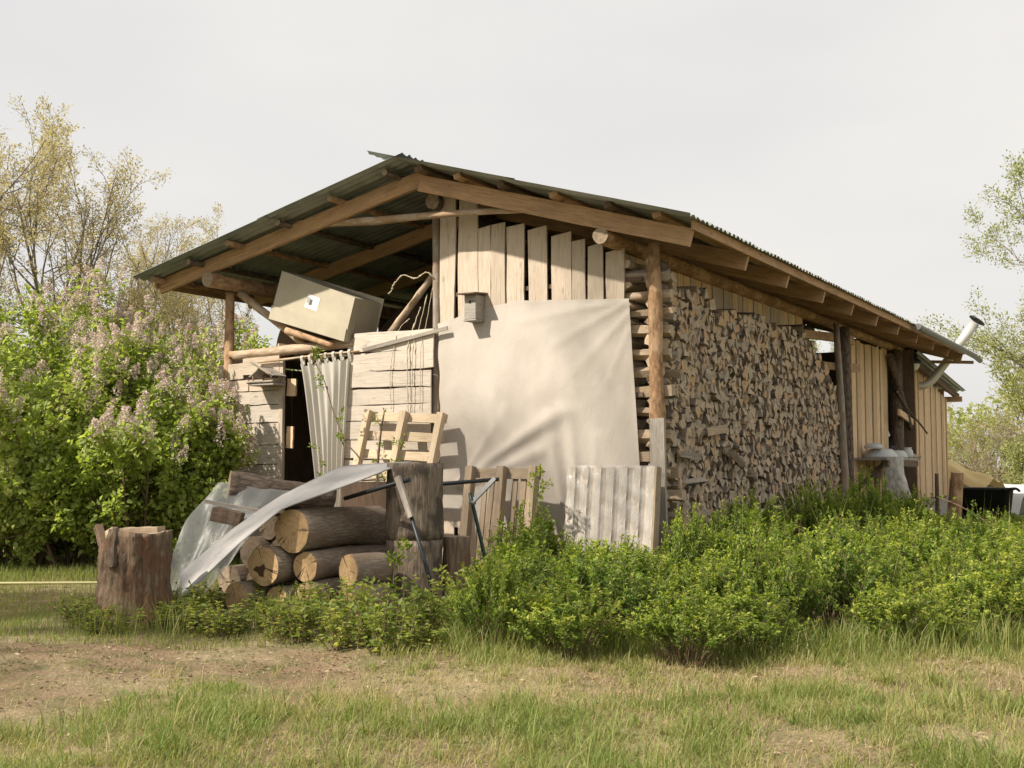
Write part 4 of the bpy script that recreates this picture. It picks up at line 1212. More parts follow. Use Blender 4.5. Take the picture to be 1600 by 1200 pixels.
# ------------------------------------------------------------------ shelf on the long side with dishes, and what stands round it
t = thing('wall_shelf', 'rough plank shelf on the far side wall holding basins', 'shelf', (-.15, 12, 1.45))
part('top', plank_mesh(2.9, .62, .05, W_GREY, 820, 6, .012), t, along((-.14, 10.7, 1.50), (-.10, 13.6, 1.50)))
part('edge', plank_mesh(2.6, .12, .04, W_DARK, 821, 6, .01), t, along((.15, 10.8, 1.41), (.19, 13.4, 1.41), (1, 0, 0)))
part('bracket', log_mesh(.75, .045, .04, B_DARK, E_OLD, 822, n=8), t, along((-.42, 10.95, .95), (.08, 11.0, 1.46)))
part('bracket', log_mesh(.75, .045, .04, B_DARK, E_OLD, 823, n=8), t, along((-.42, 13.3, .95), (.08, 13.3, 1.46)))
def lathe(name, prof, c, mat, n=24):
    V, F = [], []
    for (rr, z) in prof:
        for k in range(n):
            a = 2 * math.pi * k / n
            V.append((c[0] + rr * math.cos(a), c[1] + rr * math.sin(a), c[2] + z))
    for j in range(len(prof) - 1):
        for k in range(n):
            a, b = j * n + k, j * n + (k + 1) % n
            F.append((a, b, b + n, a + n))
    return obj(name, poly_mesh(name, V, F, [mat], None, [True] * len(F)))
tag(lathe('basin', [(.34, 0), (.35, .02), (.33, .05), (.26, .14), (.22, .17), (.0, .175)], (-.14, 11.5, 1.53), ENAMEL), 'large upturned grey-white basin on the shelf, left one', 'basin')
tag(lathe('bowl', [(.17, 0), (.18, .015), (.16, .07), (.10, .10), (0, .105)], (-.20, 11.2, 1.71), ENAMEL), 'smaller bowl stacked upside down on the large basin', 'bowl')
tag(lathe('basin', [(.25, 0), (.26, .015), (.22, .1), (.17, .15), (0, .155)], (-.08, 12.55, 1.53), ENAMEL), 'white upturned basin in the middle of the shelf', 'basin')
j = tag(lathe('jug', [(0, 0), (.10, 0), (.115, .06), (.10, .15), (.07, .19), (.085, .22), (.06, .215), (0, .1)], (.06, 13.1, 1.53), ENAMEL), 'small white jug at the right end of the shelf', 'jug')
part('handle', tube_mesh('handle', smooth_path([(.06, 13.0, 1.70), (.06, 12.92, 1.66), (.06, 12.94, 1.60), (.06, 13.0, 1.57)], 4), .012, ENAMEL, 6), j)
tag(obj('firewood', log_mesh(.55, .05, .045, B_POLE, E_LOG, 826, n=8, rough=.12), None, along((.10, 13.25, 1.57), (.16, 13.85, 1.56))), 'pale stick of wood lying at the right end of the shelf', 'firewood')
slabm = log_mesh(1.55, .24, .21, BIRCH, E_OLD, 827, n=18, rings=10, rough=.12, knots=2)
o = obj('birch_slab', slabm, None, along((.42, 10.95, -.03), (.20, 11.02, 1.42)) @ Matrix.Diagonal((1, 1, .45, 1)))
tag(o, 'pale birch slab with a dark knot leaning under the shelf', 'slab')
tag(obj('cloth', plank_mesh(.9, .35, .02, BROWNCLOTH, 828, 8, .03), None, along((-.30, 11.9, .45), (-.28, 11.9, 1.40), (1, 0, 0))), 'dark cloth hanging beneath the shelf', 'cloth')
tag(obj('pole', log_mesh(1.9, .028, .018, B_DARK, E_OLD, 829, n=8, rough=.1, bend=.02), None, along((-.22, 13.55, 2.95), (.05, 15.2, 2.10))), 'thin dark bent pole leaning out of the window gap', 'pole')
tag(lathe('canister', [(0, 0), (.13, 0), (.13, .26), (.10, .30), (.05, .31), (.05, .36), (0, .36)], (-.52, 14.0, 1.52), BLACK), 'small dark canister standing in the window gap', 'canister')
tag(lathe('bowl', [(.16, 0), (.17, .02), (.12, .16), (.07, .2), (0, .21)], (-.62, 13.8, 2.0), ENAMEL), 'white dish hanging inside the window gap', 'dish')
# wall lamp under the eave
t = thing('wall_lamp', 'dark yard lamp with a milky glass under the eave', 'lamp', (-.40, 15.5, 3.75))
def sub(o, parent):
    o.parent = parent; o.matrix_basis = WORLD[parent.name].inverted(); return o
sub(lathe('housing', [(0, .42), (.13, .42), (.13, .12), (.20, .08), (.22, .0), (.0, .0)], (-.30, 15.5, 3.70), DARKMETAL, 16), t)
sub(lathe('glass', [(.17, 0), (.17, -.05), (.12, -.13), (0, -.16)], (-.30, 15.5, 3.70), GLOBE, 16), t)
part('arm', tube_mesh('arm', [(-.5, 15.5, 4.05), (-.30, 15.5, 4.05)], .03, DARKMETAL, 8), t)
# posts and clutter at the far end
o = obj('fence_post', log_mesh(1.32, .135, .105, B_PINE, E_LOG, 840, n=16, rough=.05), None, along((1.66, 8.72, -.05), (1.80, 8.62, 1.24)))
tag(o, 'short thick brown post standing among the shrubs right of the barn', 'post')
o = obj('fence_post', log_mesh(1.25, .05, .04, B_DARK, E_OLD, 841, n=10, rough=.08), None, along((.50, 13.8, -.05), (.50, 13.8, 1.35)))
tag(o, 'thin dark stake standing before the far corner of the barn', 'post')
def tub():
    t = thing('trough', 'black plastic trough behind the thick brown post', 'trough', (.95, 16.3, 0))
    V, F = [], []
    n = 24
    for rx, ry, z in ((.52, .42, .0), (.62, .5, .80), (.69, .57, .82), (.69, .57, .86), (.60, .48, .85), (.5, .4, .1)):
        for k in range(n):
            a = 2 * math.pi * k / n
            ca, sa = math.cos(a), math.sin(a)
            q = 1 / max(abs(ca) ** 4 + abs(sa) ** 4, 1e-6) ** .25
            V.append((1.05 + rx * q * ca, 16.3 + ry * q * sa, z))
    for j in range(5):
        for k in range(n):
            a, b = j * n + k, j * n + (k + 1) % n
            F.append((a, b, b + n, a + n))
    F.append(tuple(reversed(range(n)))); F.append(tuple(range(5 * n, 6 * n)))
    part('shell', poly_mesh('shell', V, F, [BLACK], None, [True] * len(F)), t)
    part('handle', tube_mesh('handle', smooth_path([(1.55, 15.72, .83), (1.78, 15.8, .86), (1.85, 16.0, .80)], 5), .03, BLACK, 6), t)
tub()
def drape(name, label, P, mat, drop, seed, cat):
    """cloth slung over a long heap: P = axis start, axis end, half width"""
    a, b, w = np.array(P[0], float), np.array(P[1], float), P[2]
    d = b - a; L = np.linalg.norm(d[:2]); s_ = np.array([-d[1], d[0], 0]) / L
    V, F = [], []
    r = np.random.default_rng(seed); ph = r.uniform(0, 6, 5)
    for i in range(31):
        s = i / 30
        for j in range(17):
            t = j / 8 - 1
            z = (a[2] + d[2] * s) - drop * abs(t) ** 2.2 + .04 * math.sin(s * 11 + ph[0] + t * 3) + .03 * math.sin(t * 9 + s * 5 + ph[1])
            p = a + d * s + s_ * w * t
            V.append((p[0], p[1], max(.02, z)))
    for i in range(30):
        for j in range(16):
            q = i * 17 + j; F.append((q, q + 1, q + 18, q + 17))
    tag(obj(name, poly_mesh(name, V, F, [mat], None, [True] * len(F))), label, cat)
drape('yellow_tarp', 'yellow tarp slung over a heap behind the black trough', ((-1.0, 21.9, 1.58), (.72, 20.7, .98), .42), YELLOW, .30, 5, 'tarp')
drape('white_film', 'white plastic film over the heap below the yellow tarp', ((-1.2, 22.0, 1.12), (1.4, 21.2, .62), .8), WHITEFILM, 1.1, 8, 'plastic sheet')
drape('white_film', 'white plastic film spread over a low bed at the far right', ((-.4, 25.5, .80), (5.5, 27.5, .85), 1.6), WHITEFILM, .8, 6, 'plastic sheet')

# ------------------------------------------------------------------ plants
def grow(rng, base, d, L, r0, level, spec, acc, tips, lens=None):
    """one branch as a bent tube; children leave its upper part"""
    n = spec['seg'][level]
    P = [np.array(base, float)]
    d = np.array(d, float); d /= np.linalg.norm(d)
    step = L / n
    for i in range(n):
        d = d + rng.normal(0, spec['wob'][level], 3) + np.array([0, 0, spec['up'][level]])
        d /= np.linalg.norm(d)
        P.append(P[-1] + d * step)
    P = np.array(P)
    rad = np.linspace(r0, max(r0 * spec['tap'][level], spec['rmin']), n + 1)
    V, F = tube_np(P, rad, spec['sides'][level])
    acc.add(V, F)
    last = level == len(spec['seg']) - 1
    if last:
        tips.append((P, d)); return
    if spec.get('leafy', 99) <= level: tips.append((P, d))
    nc = spec['kids'][level]
    nc = int(round(nc * rng.uniform(.8, 1.2)))
    for k in range(nc):
        s = spec['from'][level] + (1 - spec['from'][level]) * (k + rng.uniform(0, 1)) / nc
        f = s * n; i = min(int(f), n - 1); p = P[i] + (P[i + 1] - P[i]) * (f - i)
        t = P[i + 1] - P[i]; t /= np.linalg.norm(t)
        a = rng.normal(0, 1, 3); a -= t * (a @ t); a /= np.linalg.norm(a)
        ang = rng.uniform(*spec['ang'][level])
        cd = t * math.cos(ang) + a * math.sin(ang)
        grow(rng, p, cd, L * rng.uniform(*spec['len'][level]) * (1.15 - .5 * s), rad[i] * rng.uniform(.5, .7), level + 1, spec, acc, tips)

def leaf_points(rng, tips, per, spread, start=.2, up=.3):
    pos, dr = [], []
    for P, d in tips:
        m_ = len(P) - 1
        f = rng.uniform(start, 1.0, per) * m_
        i = np.minimum(f.astype(int), m_ - 1)
        p = P[i] + (P[i + 1] - P[i]) * (f - i)[:, None]
        t = (P[i + 1] - P[i]); t /= np.linalg.norm(t, axis=1)[:, None] + 1e-9
        v = rng.normal(0, 1, (per, 3)); v /= np.linalg.norm(v, axis=1)[:, None]
        pos.append(p + v * spread * rng.uniform(.2, 1, per)[:, None]); dr.append(t * .5 + v + np.array([0, 0, up]))
    return np.concatenate(pos), np.concatenate(dr)

def outward(pos, cz, up=.5):
    """leaves turn their faces out of the crown, towards the light"""
    f = pos - np.array([pos[:, 0].mean(), pos[:, 1].mean(), cz]); f[:, 2] *= .5
    f /= np.linalg.norm(f, axis=1)[:, None] + 1e-9
    return f * 1.1 + np.array([0, 0, up])
def leaf_mesh(name, pos, dr, size, rng, mat, wide, kind=4, hue=None, fold=.25, face=None):
    V, F, k = leaves_np(pos, dr, size, rng, wide, fold, kind, face)
    a = np.clip(rng.normal(.5, .22, len(pos)), 0, 1) if hue is None else hue
    return np_mesh(name, V, F, [mat], None, np.repeat(a, k))

def tree_meshes(seed, H, spec, mat, leaf, per, spread, wide=.5, stems=1, lean=.25, r0=.12):
    rng = np.random.default_rng(seed)
    acc, tips = Acc(), []
    for s in range(stems):
        a = rng.uniform(0, 6.28)
        d = (math.cos(a) * lean * (stems > 1), math.sin(a) * lean * (stems > 1), 1)
        grow(rng, (.12 * math.cos(a) * (stems > 1), .12 * math.sin(a) * (stems > 1), -.1), d, H * rng.uniform(.8, 1.0), r0, 0, spec, acc, tips)
    wood_me = acc.mesh('branches', [TRUNK], True)
    pos, dr = leaf_points(rng, tips, per, spread)
    size = rng.uniform(leaf * .6, leaf * 1.3, len(pos))
    return wood_me, leaf_mesh('crown', pos, dr, size, rng, mat, wide)

SPARSE = dict(seg=[10, 7, 5, 4], wob=[.05, .10, .14, .2], up=[.03, .06, .05, .03], tap=[.25, .3, .35, .4], rmin=.004, sides=[8, 6, 4, 3],
              kids=[11, 7, 6], **{'from': [.22, .2, .15], 'ang': [(.45, .85), (.4, .9), (.4, 1.0)], 'len': [(.38, .55), (.35, .55), (.3, .5)]}, leafy=2)
t1 = tree_meshes(901, 9.0, SPARSE, SPRING, .075, 16, .16, .5, 3, .28, .11)
t2 = tree_meshes(902, 8.6, SPARSE, SPRING, .075, 16, .16, .5, 2, .22, .10)
t3 = tree_meshes(903, 9.5, SPARSE, BIRCHL, .085, 30, .26, .6, 3, .3, .11)
def place_tree(name, label, ms, x, y, s, rot, group=None, cat='tree', names=('trunk', 'crown')):
    t = thing(name, label, cat, (x, y, 0), group)
    M = T(x, y, 0) @ RZ(rot) @ Matrix.Diagonal((s, s, s, 1))
    part(names[0], ms[0], t, M); part(names[1], ms[1], t, M)
    return t
G1 = 'sparse spring trees behind the lilac'
HIGH = dict(SPARSE); HIGH['from'] = [.60, .2, .15]; HIGH['kids'] = [9, 6, 5]
th = tree_meshes(906, 19.0, HIGH, SPRING, .20, 4, .45, .6, 1, .1, .22)
place_tree('tall_tree', 'very tall tree left of the view whose crown dapples the tarp', th, -9.6, -13.2, 1.0, .5)
t0 = tree_meshes(904, 9.0, SPARSE, SPRING, .09, 6, .12, .5, 2, .25, .12)
place_tree('tall_tree', 'big sparse tree standing left of the view, shading the log pile', t0, -7.2, -10.6, 1.0, 1.1)
place_tree('birch_tree', 'young-leaved tree seen through the gap above the firewood stack end', t3, -8.6, 36.5, .72, 1.0)
place_tree('spring_tree', 'tallest sparse tree with yellow-brown spring leaves at the left edge', t1, -19.6, 5.3, .93, 0.4, G1)
place_tree('spring_tree', 'sparse yellowish tree just right of the tallest one at the left edge', t2, -19.0, 7.6, 1.0, 2.1, G1)
place_tree('spring_tree', 'sparse spring tree seen over the middle of the lilac, left of the barn roof', t1, -21.5, 11.2, .80, 3.9, G1)
place_tree('spring_tree', 'sparse spring tree whose right side meets the barn roof edge', t2, -21.8, 14.0, .84, 5.0, G1)
place_tree('spring_tree', 'low sparse tree between the lilac top and the taller spring trees', t2, -17.5, 8.6, .62, 1.0, G1)
place_tree('spring_tree', 'sparse tree cut by the left edge of the picture', t2, -22.5, 4.5, .95, 0.2, G1)
place_tree('birch_tree', 'tall pale green young-leaved tree at the right edge', t3, 3.7, 26.5, 1.0, .6)
place_tree('birch_tree', 'thin pale green tree behind the tall one at the right edge', t3, 3.4, 33.5, .95, 2.6)

BUSHY = dict(seg=[7, 5, 4], wob=[.09, .16, .22], up=[.05, .05, .04], tap=[.35, .35, .4], rmin=.003, sides=[6, 4, 3],
             kids=[9, 7], **{'from': [.15, .1], 'ang': [(.4, 1.0), (.4, 1.1)], 'len': [(.35, .6), (.3, .55)]}, leafy=1)
def bushy(seed, H, mat, leaf, per, spread, stems, lean, wide=.5, r0=.035):
    return tree_meshes(seed, H, BUSHY, mat, leaf, per, spread, wide, stems, lean, r0)
c1 = bushy(911, 4.0, CONIF, .10, 26, .20, 5, .35, .35)
c2 = bushy(912, 3.0, DRYTW, .07, 8, .12, 7, .5, .3, .025)
c3 = bushy(913, 2.2, BIRCHL, .09, 22, .16, 7, .6, .5, .025)
place_tree('larch_bush', 'yellow-green bushy tree right of the barn under the tall birch', c1, .6, 33.0, 1.45, 0)
place_tree('larch_bush', 'yellow-green bushy tree at the right picture edge', c1, 3.0, 35.0, 1.5, 2)
place_tree('larch_bush', 'lower yellow-green bush beside the barn end', c1, -2.2, 36.0, .80, 4)
place_tree('larch_bush', 'round yellow-green tree in front of the other bushy trees at right', c1, 2.2, 30.0, 1.15, 3)
place_tree('green_shrub', 'low green shrub under the bushy trees at right', c3, 1.0, 28.0, 1.0, 1, cat='shrub')
place_tree('dry_shrub', 'pinkish dry-twigged shrub beside the barn end wall', c2, -.6, 28.5, 1.0, 0, cat='shrub')
place_tree('dry_shrub', 'reddish dry-twigged shrub at the far right edge before the birch', c2, 3.0, 22.5, .85, 2, cat='shrub')
place_tree('dry_shrub', 'brownish dry shrub behind the yellow tarp', c2, 1.4, 29.0, .9, 4, cat='shrub')
place_tree('green_shrub', 'bright green shrub just right of the barn end wall', c3, -2.0, 31.0, .9, 1, cat='shrub')
place_tree('green_shrub', 'pale green shrub behind the white plastic film', c3, 4.5, 31.0, 1.0, 3, cat='shrub')
place_tree('green_shrub', 'green shrub seen through the gap above the end of the firewood stack', c3, -9.5, 19.5, 1.5, 2, cat='shrub')
place_tree('green_shrub', 'yellow-green shrub between the lilac and the spring trees', c3, -15.5, 7.0, 1.8, 4, cat='shrub')
place_tree('green_shrub', 'yellow-green shrub over the left part of the lilac', c3, -16.5, 2.5, 1.7, 5, cat='shrub')
# far wood closing the horizon: reads as one mass
def far_wood():
    rng = np.random.default_rng(17)
    N = 70000
    a = rng.uniform(0, 2 * np.pi, N)
    rad = rng.uniform(95, 125, N)
    top = 5.5 + 2.5 * np.sin(a * 9) + 1.6 * np.sin(a * 23 + 1) + 1.2 * np.sin(a * 61 + 2)
    z = np.abs(rng.uniform(0, 1, N)) ** .8 * top
    pos = np.stack([rad * np.cos(a), rad * np.sin(a), z], 1)
    me = leaf_mesh('far_wood', pos, rng.normal(size=(N, 3)), rng.uniform(.35, .8, N), rng, BIRCHL, .8)
    tag(obj('far_wood', me), 'pale far-off wood along the horizon', 'wood', kind='stuff')
far_wood()

# lilac
LSPEC = dict(seg=[8, 6, 4], wob=[.08, .14, .2], up=[.03, .07, .07], tap=[.35, .35, .4], rmin=.003, sides=[6, 4, 3],
             kids=[11, 8], **{'from': [.12, .1], 'ang': [(.4, 1.0), (.4, 1.1)], 'len': [(.35, .6), (.30, .5)]}, leafy=1)
def lilac_meshes(seed, H, stems, lean, per, panicles):
    rng = np.random.default_rng(seed)
    acc, tips = Acc(), []
    for s in range(stems):
        a = rng.uniform(0, 6.28)
        l = rng.uniform(.1, lean)
        grow(rng, (.3 * math.cos(a), .3 * math.sin(a), -.05), (math.cos(a) * l, math.sin(a) * l, 1), H * rng.uniform(.6, 1.0), .028, 0, LSPEC, acc, tips)
    w = acc.mesh('stems', [STEM], True)
    pos, dr = leaf_points(rng, tips, per, .13, .1, -.1)
    hue = np.clip(rng.normal(.45, .25, len(pos)), 0, 1)
    lv = leaf_mesh('foliage', pos, dr, rng.uniform(.05, .10, len(pos)), rng, LILAC, .72, 6, hue, face=outward(pos, H * .35))
    ends = np.array([P[-1] for P, d in tips])
    out = np.linalg.norm(ends[:, :2], axis=1) + ends[:, 2] * .9 + rng.normal(0, .35, len(ends))
    pick = np.argsort(-out)[:panicles]
    fp, fd = [], []
    for i in pick:
        c = ends[i]; L = rng.uniform(.15, .28); ax_ = np.array([rng.normal(0, .3), rng.normal(0, .3), 1]); ax_ /= np.linalg.norm(ax_)
        m_ = 120
        s = rng.uniform(0, 1, m_); q = (1 - s * .85) * .070
        v = rng.normal(size=(m_, 3)); v /= np.linalg.norm(v, axis=1)[:, None]
        fp.append(c + ax_ * (s * L)[:, None] + v * q[:, None]); fd.append(v)
    fp, fd = np.concatenate(fp), np.concatenate(fd)
    fl = leaf_mesh('blossom', fp, fd, rng.uniform(.020, .038, len(fp)), rng, LILACF, .9)
    return w, lv, fl
la = lilac_meshes(921, 3.6, 12, .55, 20, 150)
lb = lilac_meshes(922, 3.6, 13, .65, 20, 140)
lc = lilac_meshes(923, 2.1, 11, .8, 22, 75)
def lilac(label, ms, x, y, s, rot, sz=None):
    t = thing('lilac_bush', label, 'lilac', (x, y, 0), 'lilac bushes left of the barn')
    M = T(x, y, 0) @ RZ(rot) @ Matrix.Diagonal((s, s, sz or s, 1))
    for nm, me in zip(('stems', 'foliage', 'blossom'), ms): part(nm, me, t, M)
lilac('tall flowering lilac whose top touches the barn eave', la, -8.4, .0, 1.0, 0.3, .90)
lilac('tall flowering lilac left of the one that touches the eave', lb, -9.3, -1.5, 1.02, 1.9, .90)
lilac('tall flowering lilac at the left picture edge', la, -10.8, -2.3, 1.05, 3.3, .90)
lilac('lilac behind, filling the gap between the two tall left ones', lb, -10.6, .2, 1.1, 4.4, .98)
lilac('low lilac spreading in front of the boarded pier', lc, -6.95, -1.15, 1.0, .8, .98)
lilac('low flowering lilac right beside the boarded pier and stump', lc, -7.7, -1.6, 1.05, 3.5, 1.1)
lilac('low leafy lilac in front at the foot of the hedge', lc, -8.5, -2.0, .95, 2.4)
lilac('low lilac with leaves to the ground at the left edge', lc, -9.6, -3.0, 1.0, 4.6)
lilac('lilac seen through the loft opening beside the left post', la, -8.3, 3.2, 1.0, 5.2)
lilac('low dark lilac seen through the doorway by the curtain', lc, -7.7, 2.2, 1.0, 5.9)

# spirea thicket
def spirea_meshes(seed, H=1.0, W=.62, stems=62, per=46):
    rng = np.random.default_rng(seed)
    acc = Acc(); pos, dr, hue, size = [], [], [], []
    for s in range(stems):
        a = rng.uniform(0, 6.28); q = math.sqrt(rng.uniform(0, 1))
        b = np.array([.22 * q * math.cos(a), .22 * q * math.sin(a), -.03])
        hh = H * rng.uniform(.70, 1.04) * (1 - .52 * q * q)
        tip = np.array([W * q * math.cos(a) + rng.normal(0, .06), W * q * math.sin(a) + rng.normal(0, .06), hh])
        mid = b * .55 + tip * .45 + np.array([0, 0, .12 * hh])
        P = smooth_path([b, mid, tip], 4)
        V, F = tube_np(P, np.linspace(.006, .002, len(P)), 3); acc.add(V, F)
        tone = rng.normal(0, .10)
        if s % 9 == 0: tip_b = P[-1] + np.array([rng.normal(0, .05), rng.normal(0, .05), .14]); V, F = tube_np(np.array([P[-2], P[-1], tip_b]), [.003, .0025, .0015], 3); acc.add(V, F)
        sides = [(P, .30, per)]
        for k in range(3):
            f = rng.uniform(.45, .85); i = int(f * (len(P) - 1)); p = P[i]
            d = (P[i + 1] - P[i]); d = d / np.linalg.norm(d) + rng.normal(0, .55, 3); d[2] = abs(d[2]) + .25
            d /= np.linalg.norm(d); L = rng.uniform(.12, .26) * H
            Q = np.array([p, p + d * L * .5 + rng.normal(0, .01, 3), p + d * L + np.array([0, 0, .03])])
            V, F = tube_np(Q, np.linspace(.003, .0015, 3), 3); acc.add(V, F)
            sides.append((Q, .1, per // 2))
        for Q, st_, m_ in sides:
            nn = len(Q) - 1
            f = (st_ + (1 - st_) * rng.uniform(0, 1, m_) ** .8)
            g = f * nn; i = np.minimum(g.astype(int), nn - 1)
            p = Q[i] + (Q[i + 1] - Q[i]) * (g - i)[:, None]
            t = Q[i + 1] - Q[i]; t = t / (np.linalg.norm(t, axis=1)[:, None] + 1e-9)
            v = rng.normal(size=(m_, 3)); v -= t * np.sum(v * t, 1)[:, None]; v /= np.linalg.norm(v, axis=1)[:, None]
            pos.append(p); dr.append(t * .75 + v + np.array([0, 0, .15]))
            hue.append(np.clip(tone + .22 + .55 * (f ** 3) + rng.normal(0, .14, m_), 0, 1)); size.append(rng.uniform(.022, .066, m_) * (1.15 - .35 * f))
    w = acc.mesh('stems', [STEM], True)
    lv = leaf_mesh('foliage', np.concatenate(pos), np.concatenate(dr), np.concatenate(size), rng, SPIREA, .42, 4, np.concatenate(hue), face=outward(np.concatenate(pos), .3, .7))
    return w, lv
SP = [spirea_meshes(930 + k) for k in range(6)]
BUSH = [(2.11, -4.34, 0.53), (1.27, -4.58, 0.55), (0.69, -4.72, 0.66), (2.29, -3.63, 0.49), (3.34, -2.96, 0.54), (3.83, -2.38, 0.61), (1.26, -3.85, 0.78), (2.44, -3.04, 0.67), (1.76, -3.12, 0.7), (0.45, -3.87, 0.49), (3.95, -1.73, 0.76), (2.69, -2.41, 0.94), (1.97, -2.52, 0.72), (2.88, -1.85, 0.64), (4.35, -0.91, 0.81), (0.21, -3.27, 0.87), (0.94, -2.82, 0.75), (3.42, -1.34, 0.6), (2.09, -1.91, 0.72), (1.49, -2.1, 0.61), (3.6, -0.77, 0.77), (0.61, -2.27, 0.76), (4.28, -0.04, 0.7), (2.32, -1.18, 0.59), (-0.3, -2.71, 0.77), (1.77, -1.36, 1.0), (3.16, -0.34, 0.91), (1.05, -1.57, 0.86), (2.46, -0.59, 0.79), (3.76, 0.26, 0.75), (0.02, -1.86, 0.79), (1.24, -0.95, 0.78), (4.21, 0.83, 0.79), (1.87, -0.3, 0.7), (0.3, -1.18, 0.7), (-0.89, -1.77, 0.68), (2.64, 0.31, 0.85), (3.27, 0.86, 0.81), (4.0, 1.44, 0.83), (-0.36, -1.1, 0.61), (0.91, -0.23, 0.7), (1.36, 0.23, 0.68), (-1.02, -1.05, 1.16), (2.2, 0.85, 0.89), (4.11, 2.09, 0.81), (0.79, 0.49, 1.06), (3.49, 2.14, 0.74), (2.57, 1.62, 0.8), (1.72, 1.37, 0.86), (3.98, 3.13, 0.77), (0.69, 1.25, 1.16), (2.72, 2.79, 0.75), (1.26, 2.1, 1.08), (3.12, 3.27, 0.74), (1.79, 2.58, 1.36), (0.6, 1.98, 0.79), (3.53, 3.93, 0.73), (0.85, 2.65, 0.94), (2.24, 3.58, 0.71), (1.43, 3.34, 1.02), (3.01, 4.39, 0.7), (0.61, 3.26, 0.81), (2.32, 4.3, 0.69), (1.74, 3.97, 0.82), (3.33, 4.95, 0.68), (3.78, 5.38, 0.68), (1.06, 4.07, 1.11), (2.87, 5.74, 0.64), (1.06, 5.14, 1.25), (3.62, 6.66, 0.62), (1.47, 5.99, 1.11), (3.26, 7.83, 0.57), (2.43, 7.35, 0.57), (1.27, 7.31, 0.8), (2.03, 8.62, 0.51), (2.81, 9.57, 0.49), (0.65, 8.35, 0.97), (1.31, 9.28, 0.47), (2.85, 10.55, 0.46), (1.83, 10.39, 0.44), (3.24, 11.99, 0.41), (0.76, 11.13, 0.39), (2.0, 12.02, 0.38), (0.8, 12.31, 0.34), (2.2, 13.15, 0.34), (3.01, 13.73, 0.34), (0.8, 13.27, 0.31), (1.97, 14.22, 0.29), (2.86, 15.05, 0.28), (0.94, 14.93, 0.25), (1.85, 15.76, 0.25), (2.55, 16.6, 0.25), (1.11, 16.39, 0.25), (1.07, 17.74, 0.25), (2.06, 18.32, 0.25), (1.18, 18.96, 0.25), (2.15, 19.69, 0.25)]
# front row told apart left to right, the others by what they grow beside
right = lambda x, y: (x - 5.374) * .8624 + (y + 12.384) * .5064
depth = lambda x, y: -(x - 5.374) * .5064 + (y + 12.384) * .8624
front = sorted((right(x, y) / depth(x, y), i) for i, (x, y, h) in enumerate(BUSH) if depth(x, y) < 9.75)
LABELS = {}
for n_, (_, i) in enumerate(front):
    LABELS[i] = (ORD[n_] if n_ < 20 else 'last') + ' leafy shrub from the left in the front row of the thicket'
for i, (x, y, h) in enumerate(BUSH):
    if i in LABELS: continue
    if y < -.3 and x < .6: LABELS[i] = 'leafy shrub of the thicket before the pallets at the gable foot'
    elif x < 1.5 and y < 8: LABELS[i] = 'leafy shrub of the thicket close along the firewood stack'
    elif y >= 8: LABELS[i] = 'leafy shrub of the thicket beside the far boarded wall'
    else: LABELS[i] = 'leafy shrub deep in the middle of the thicket before the barn'
rb = random.Random(31)
for i, (x, y, h) in enumerate(BUSH):
    lab = LABELS[i]
    t = thing('shrub', lab, 'shrub', (x, y, 0), 'shrubs of the thicket before the barn')
    wd = rb.uniform(.85, 1.15) * (1.0 if h > .7 else .9)
    if y < -.3 and x < .6: h *= .86
    elif i % 5 == 2: wd *= .72; h *= 1.22
    M = T(x, y, -.02) @ RZ(rb.uniform(0, 6.28)) @ Matrix.Diagonal((wd, wd, h, 1))
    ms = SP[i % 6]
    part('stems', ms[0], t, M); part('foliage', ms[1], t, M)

# low weeds before the log pile
def weed_meshes(seed, H=.34, stems=26, per=15):
    rng = np.random.default_rng(seed)
    acc = Acc(); pos, dr = [], []
    for s in range(stems):
        a = rng.uniform(0, 6.28); q = rng.uniform(0, .2)
        b = np.array([q * math.cos(a), q * math.sin(a), -.02]); hh = H * rng.uniform(.5, 1.1)
        tip = b + np.array([rng.normal(0, .07), rng.normal(0, .07), hh])
        P = smooth_path([b, (b + tip) / 2 + rng.normal(0, .015, 3), tip], 3)
        V, F = tube_np(P, np.linspace(.004, .002, len(P)), 3); acc.add(V, F)
        f = rng.uniform(.15, 1, per); g = f * (len(P) - 1); i = np.minimum(g.astype(int), len(P) - 2)
        v = rng.normal(size=(per, 3)); v[:, 2] = np.abs(v[:, 2]) * .4
        pos.append(P[i] + (P[i + 1] - P[i]) * (g - i)[:, None]); dr.append(v)
    lv = leaf_mesh('foliage', np.concatenate(pos), np.concatenate(dr), rng.uniform(.028, .065, stems * per), rng, WEED, .5)
    return acc.mesh('stems', [STEM], True), lv
WM = [weed_meshes(950 + k) for k in range(4)]
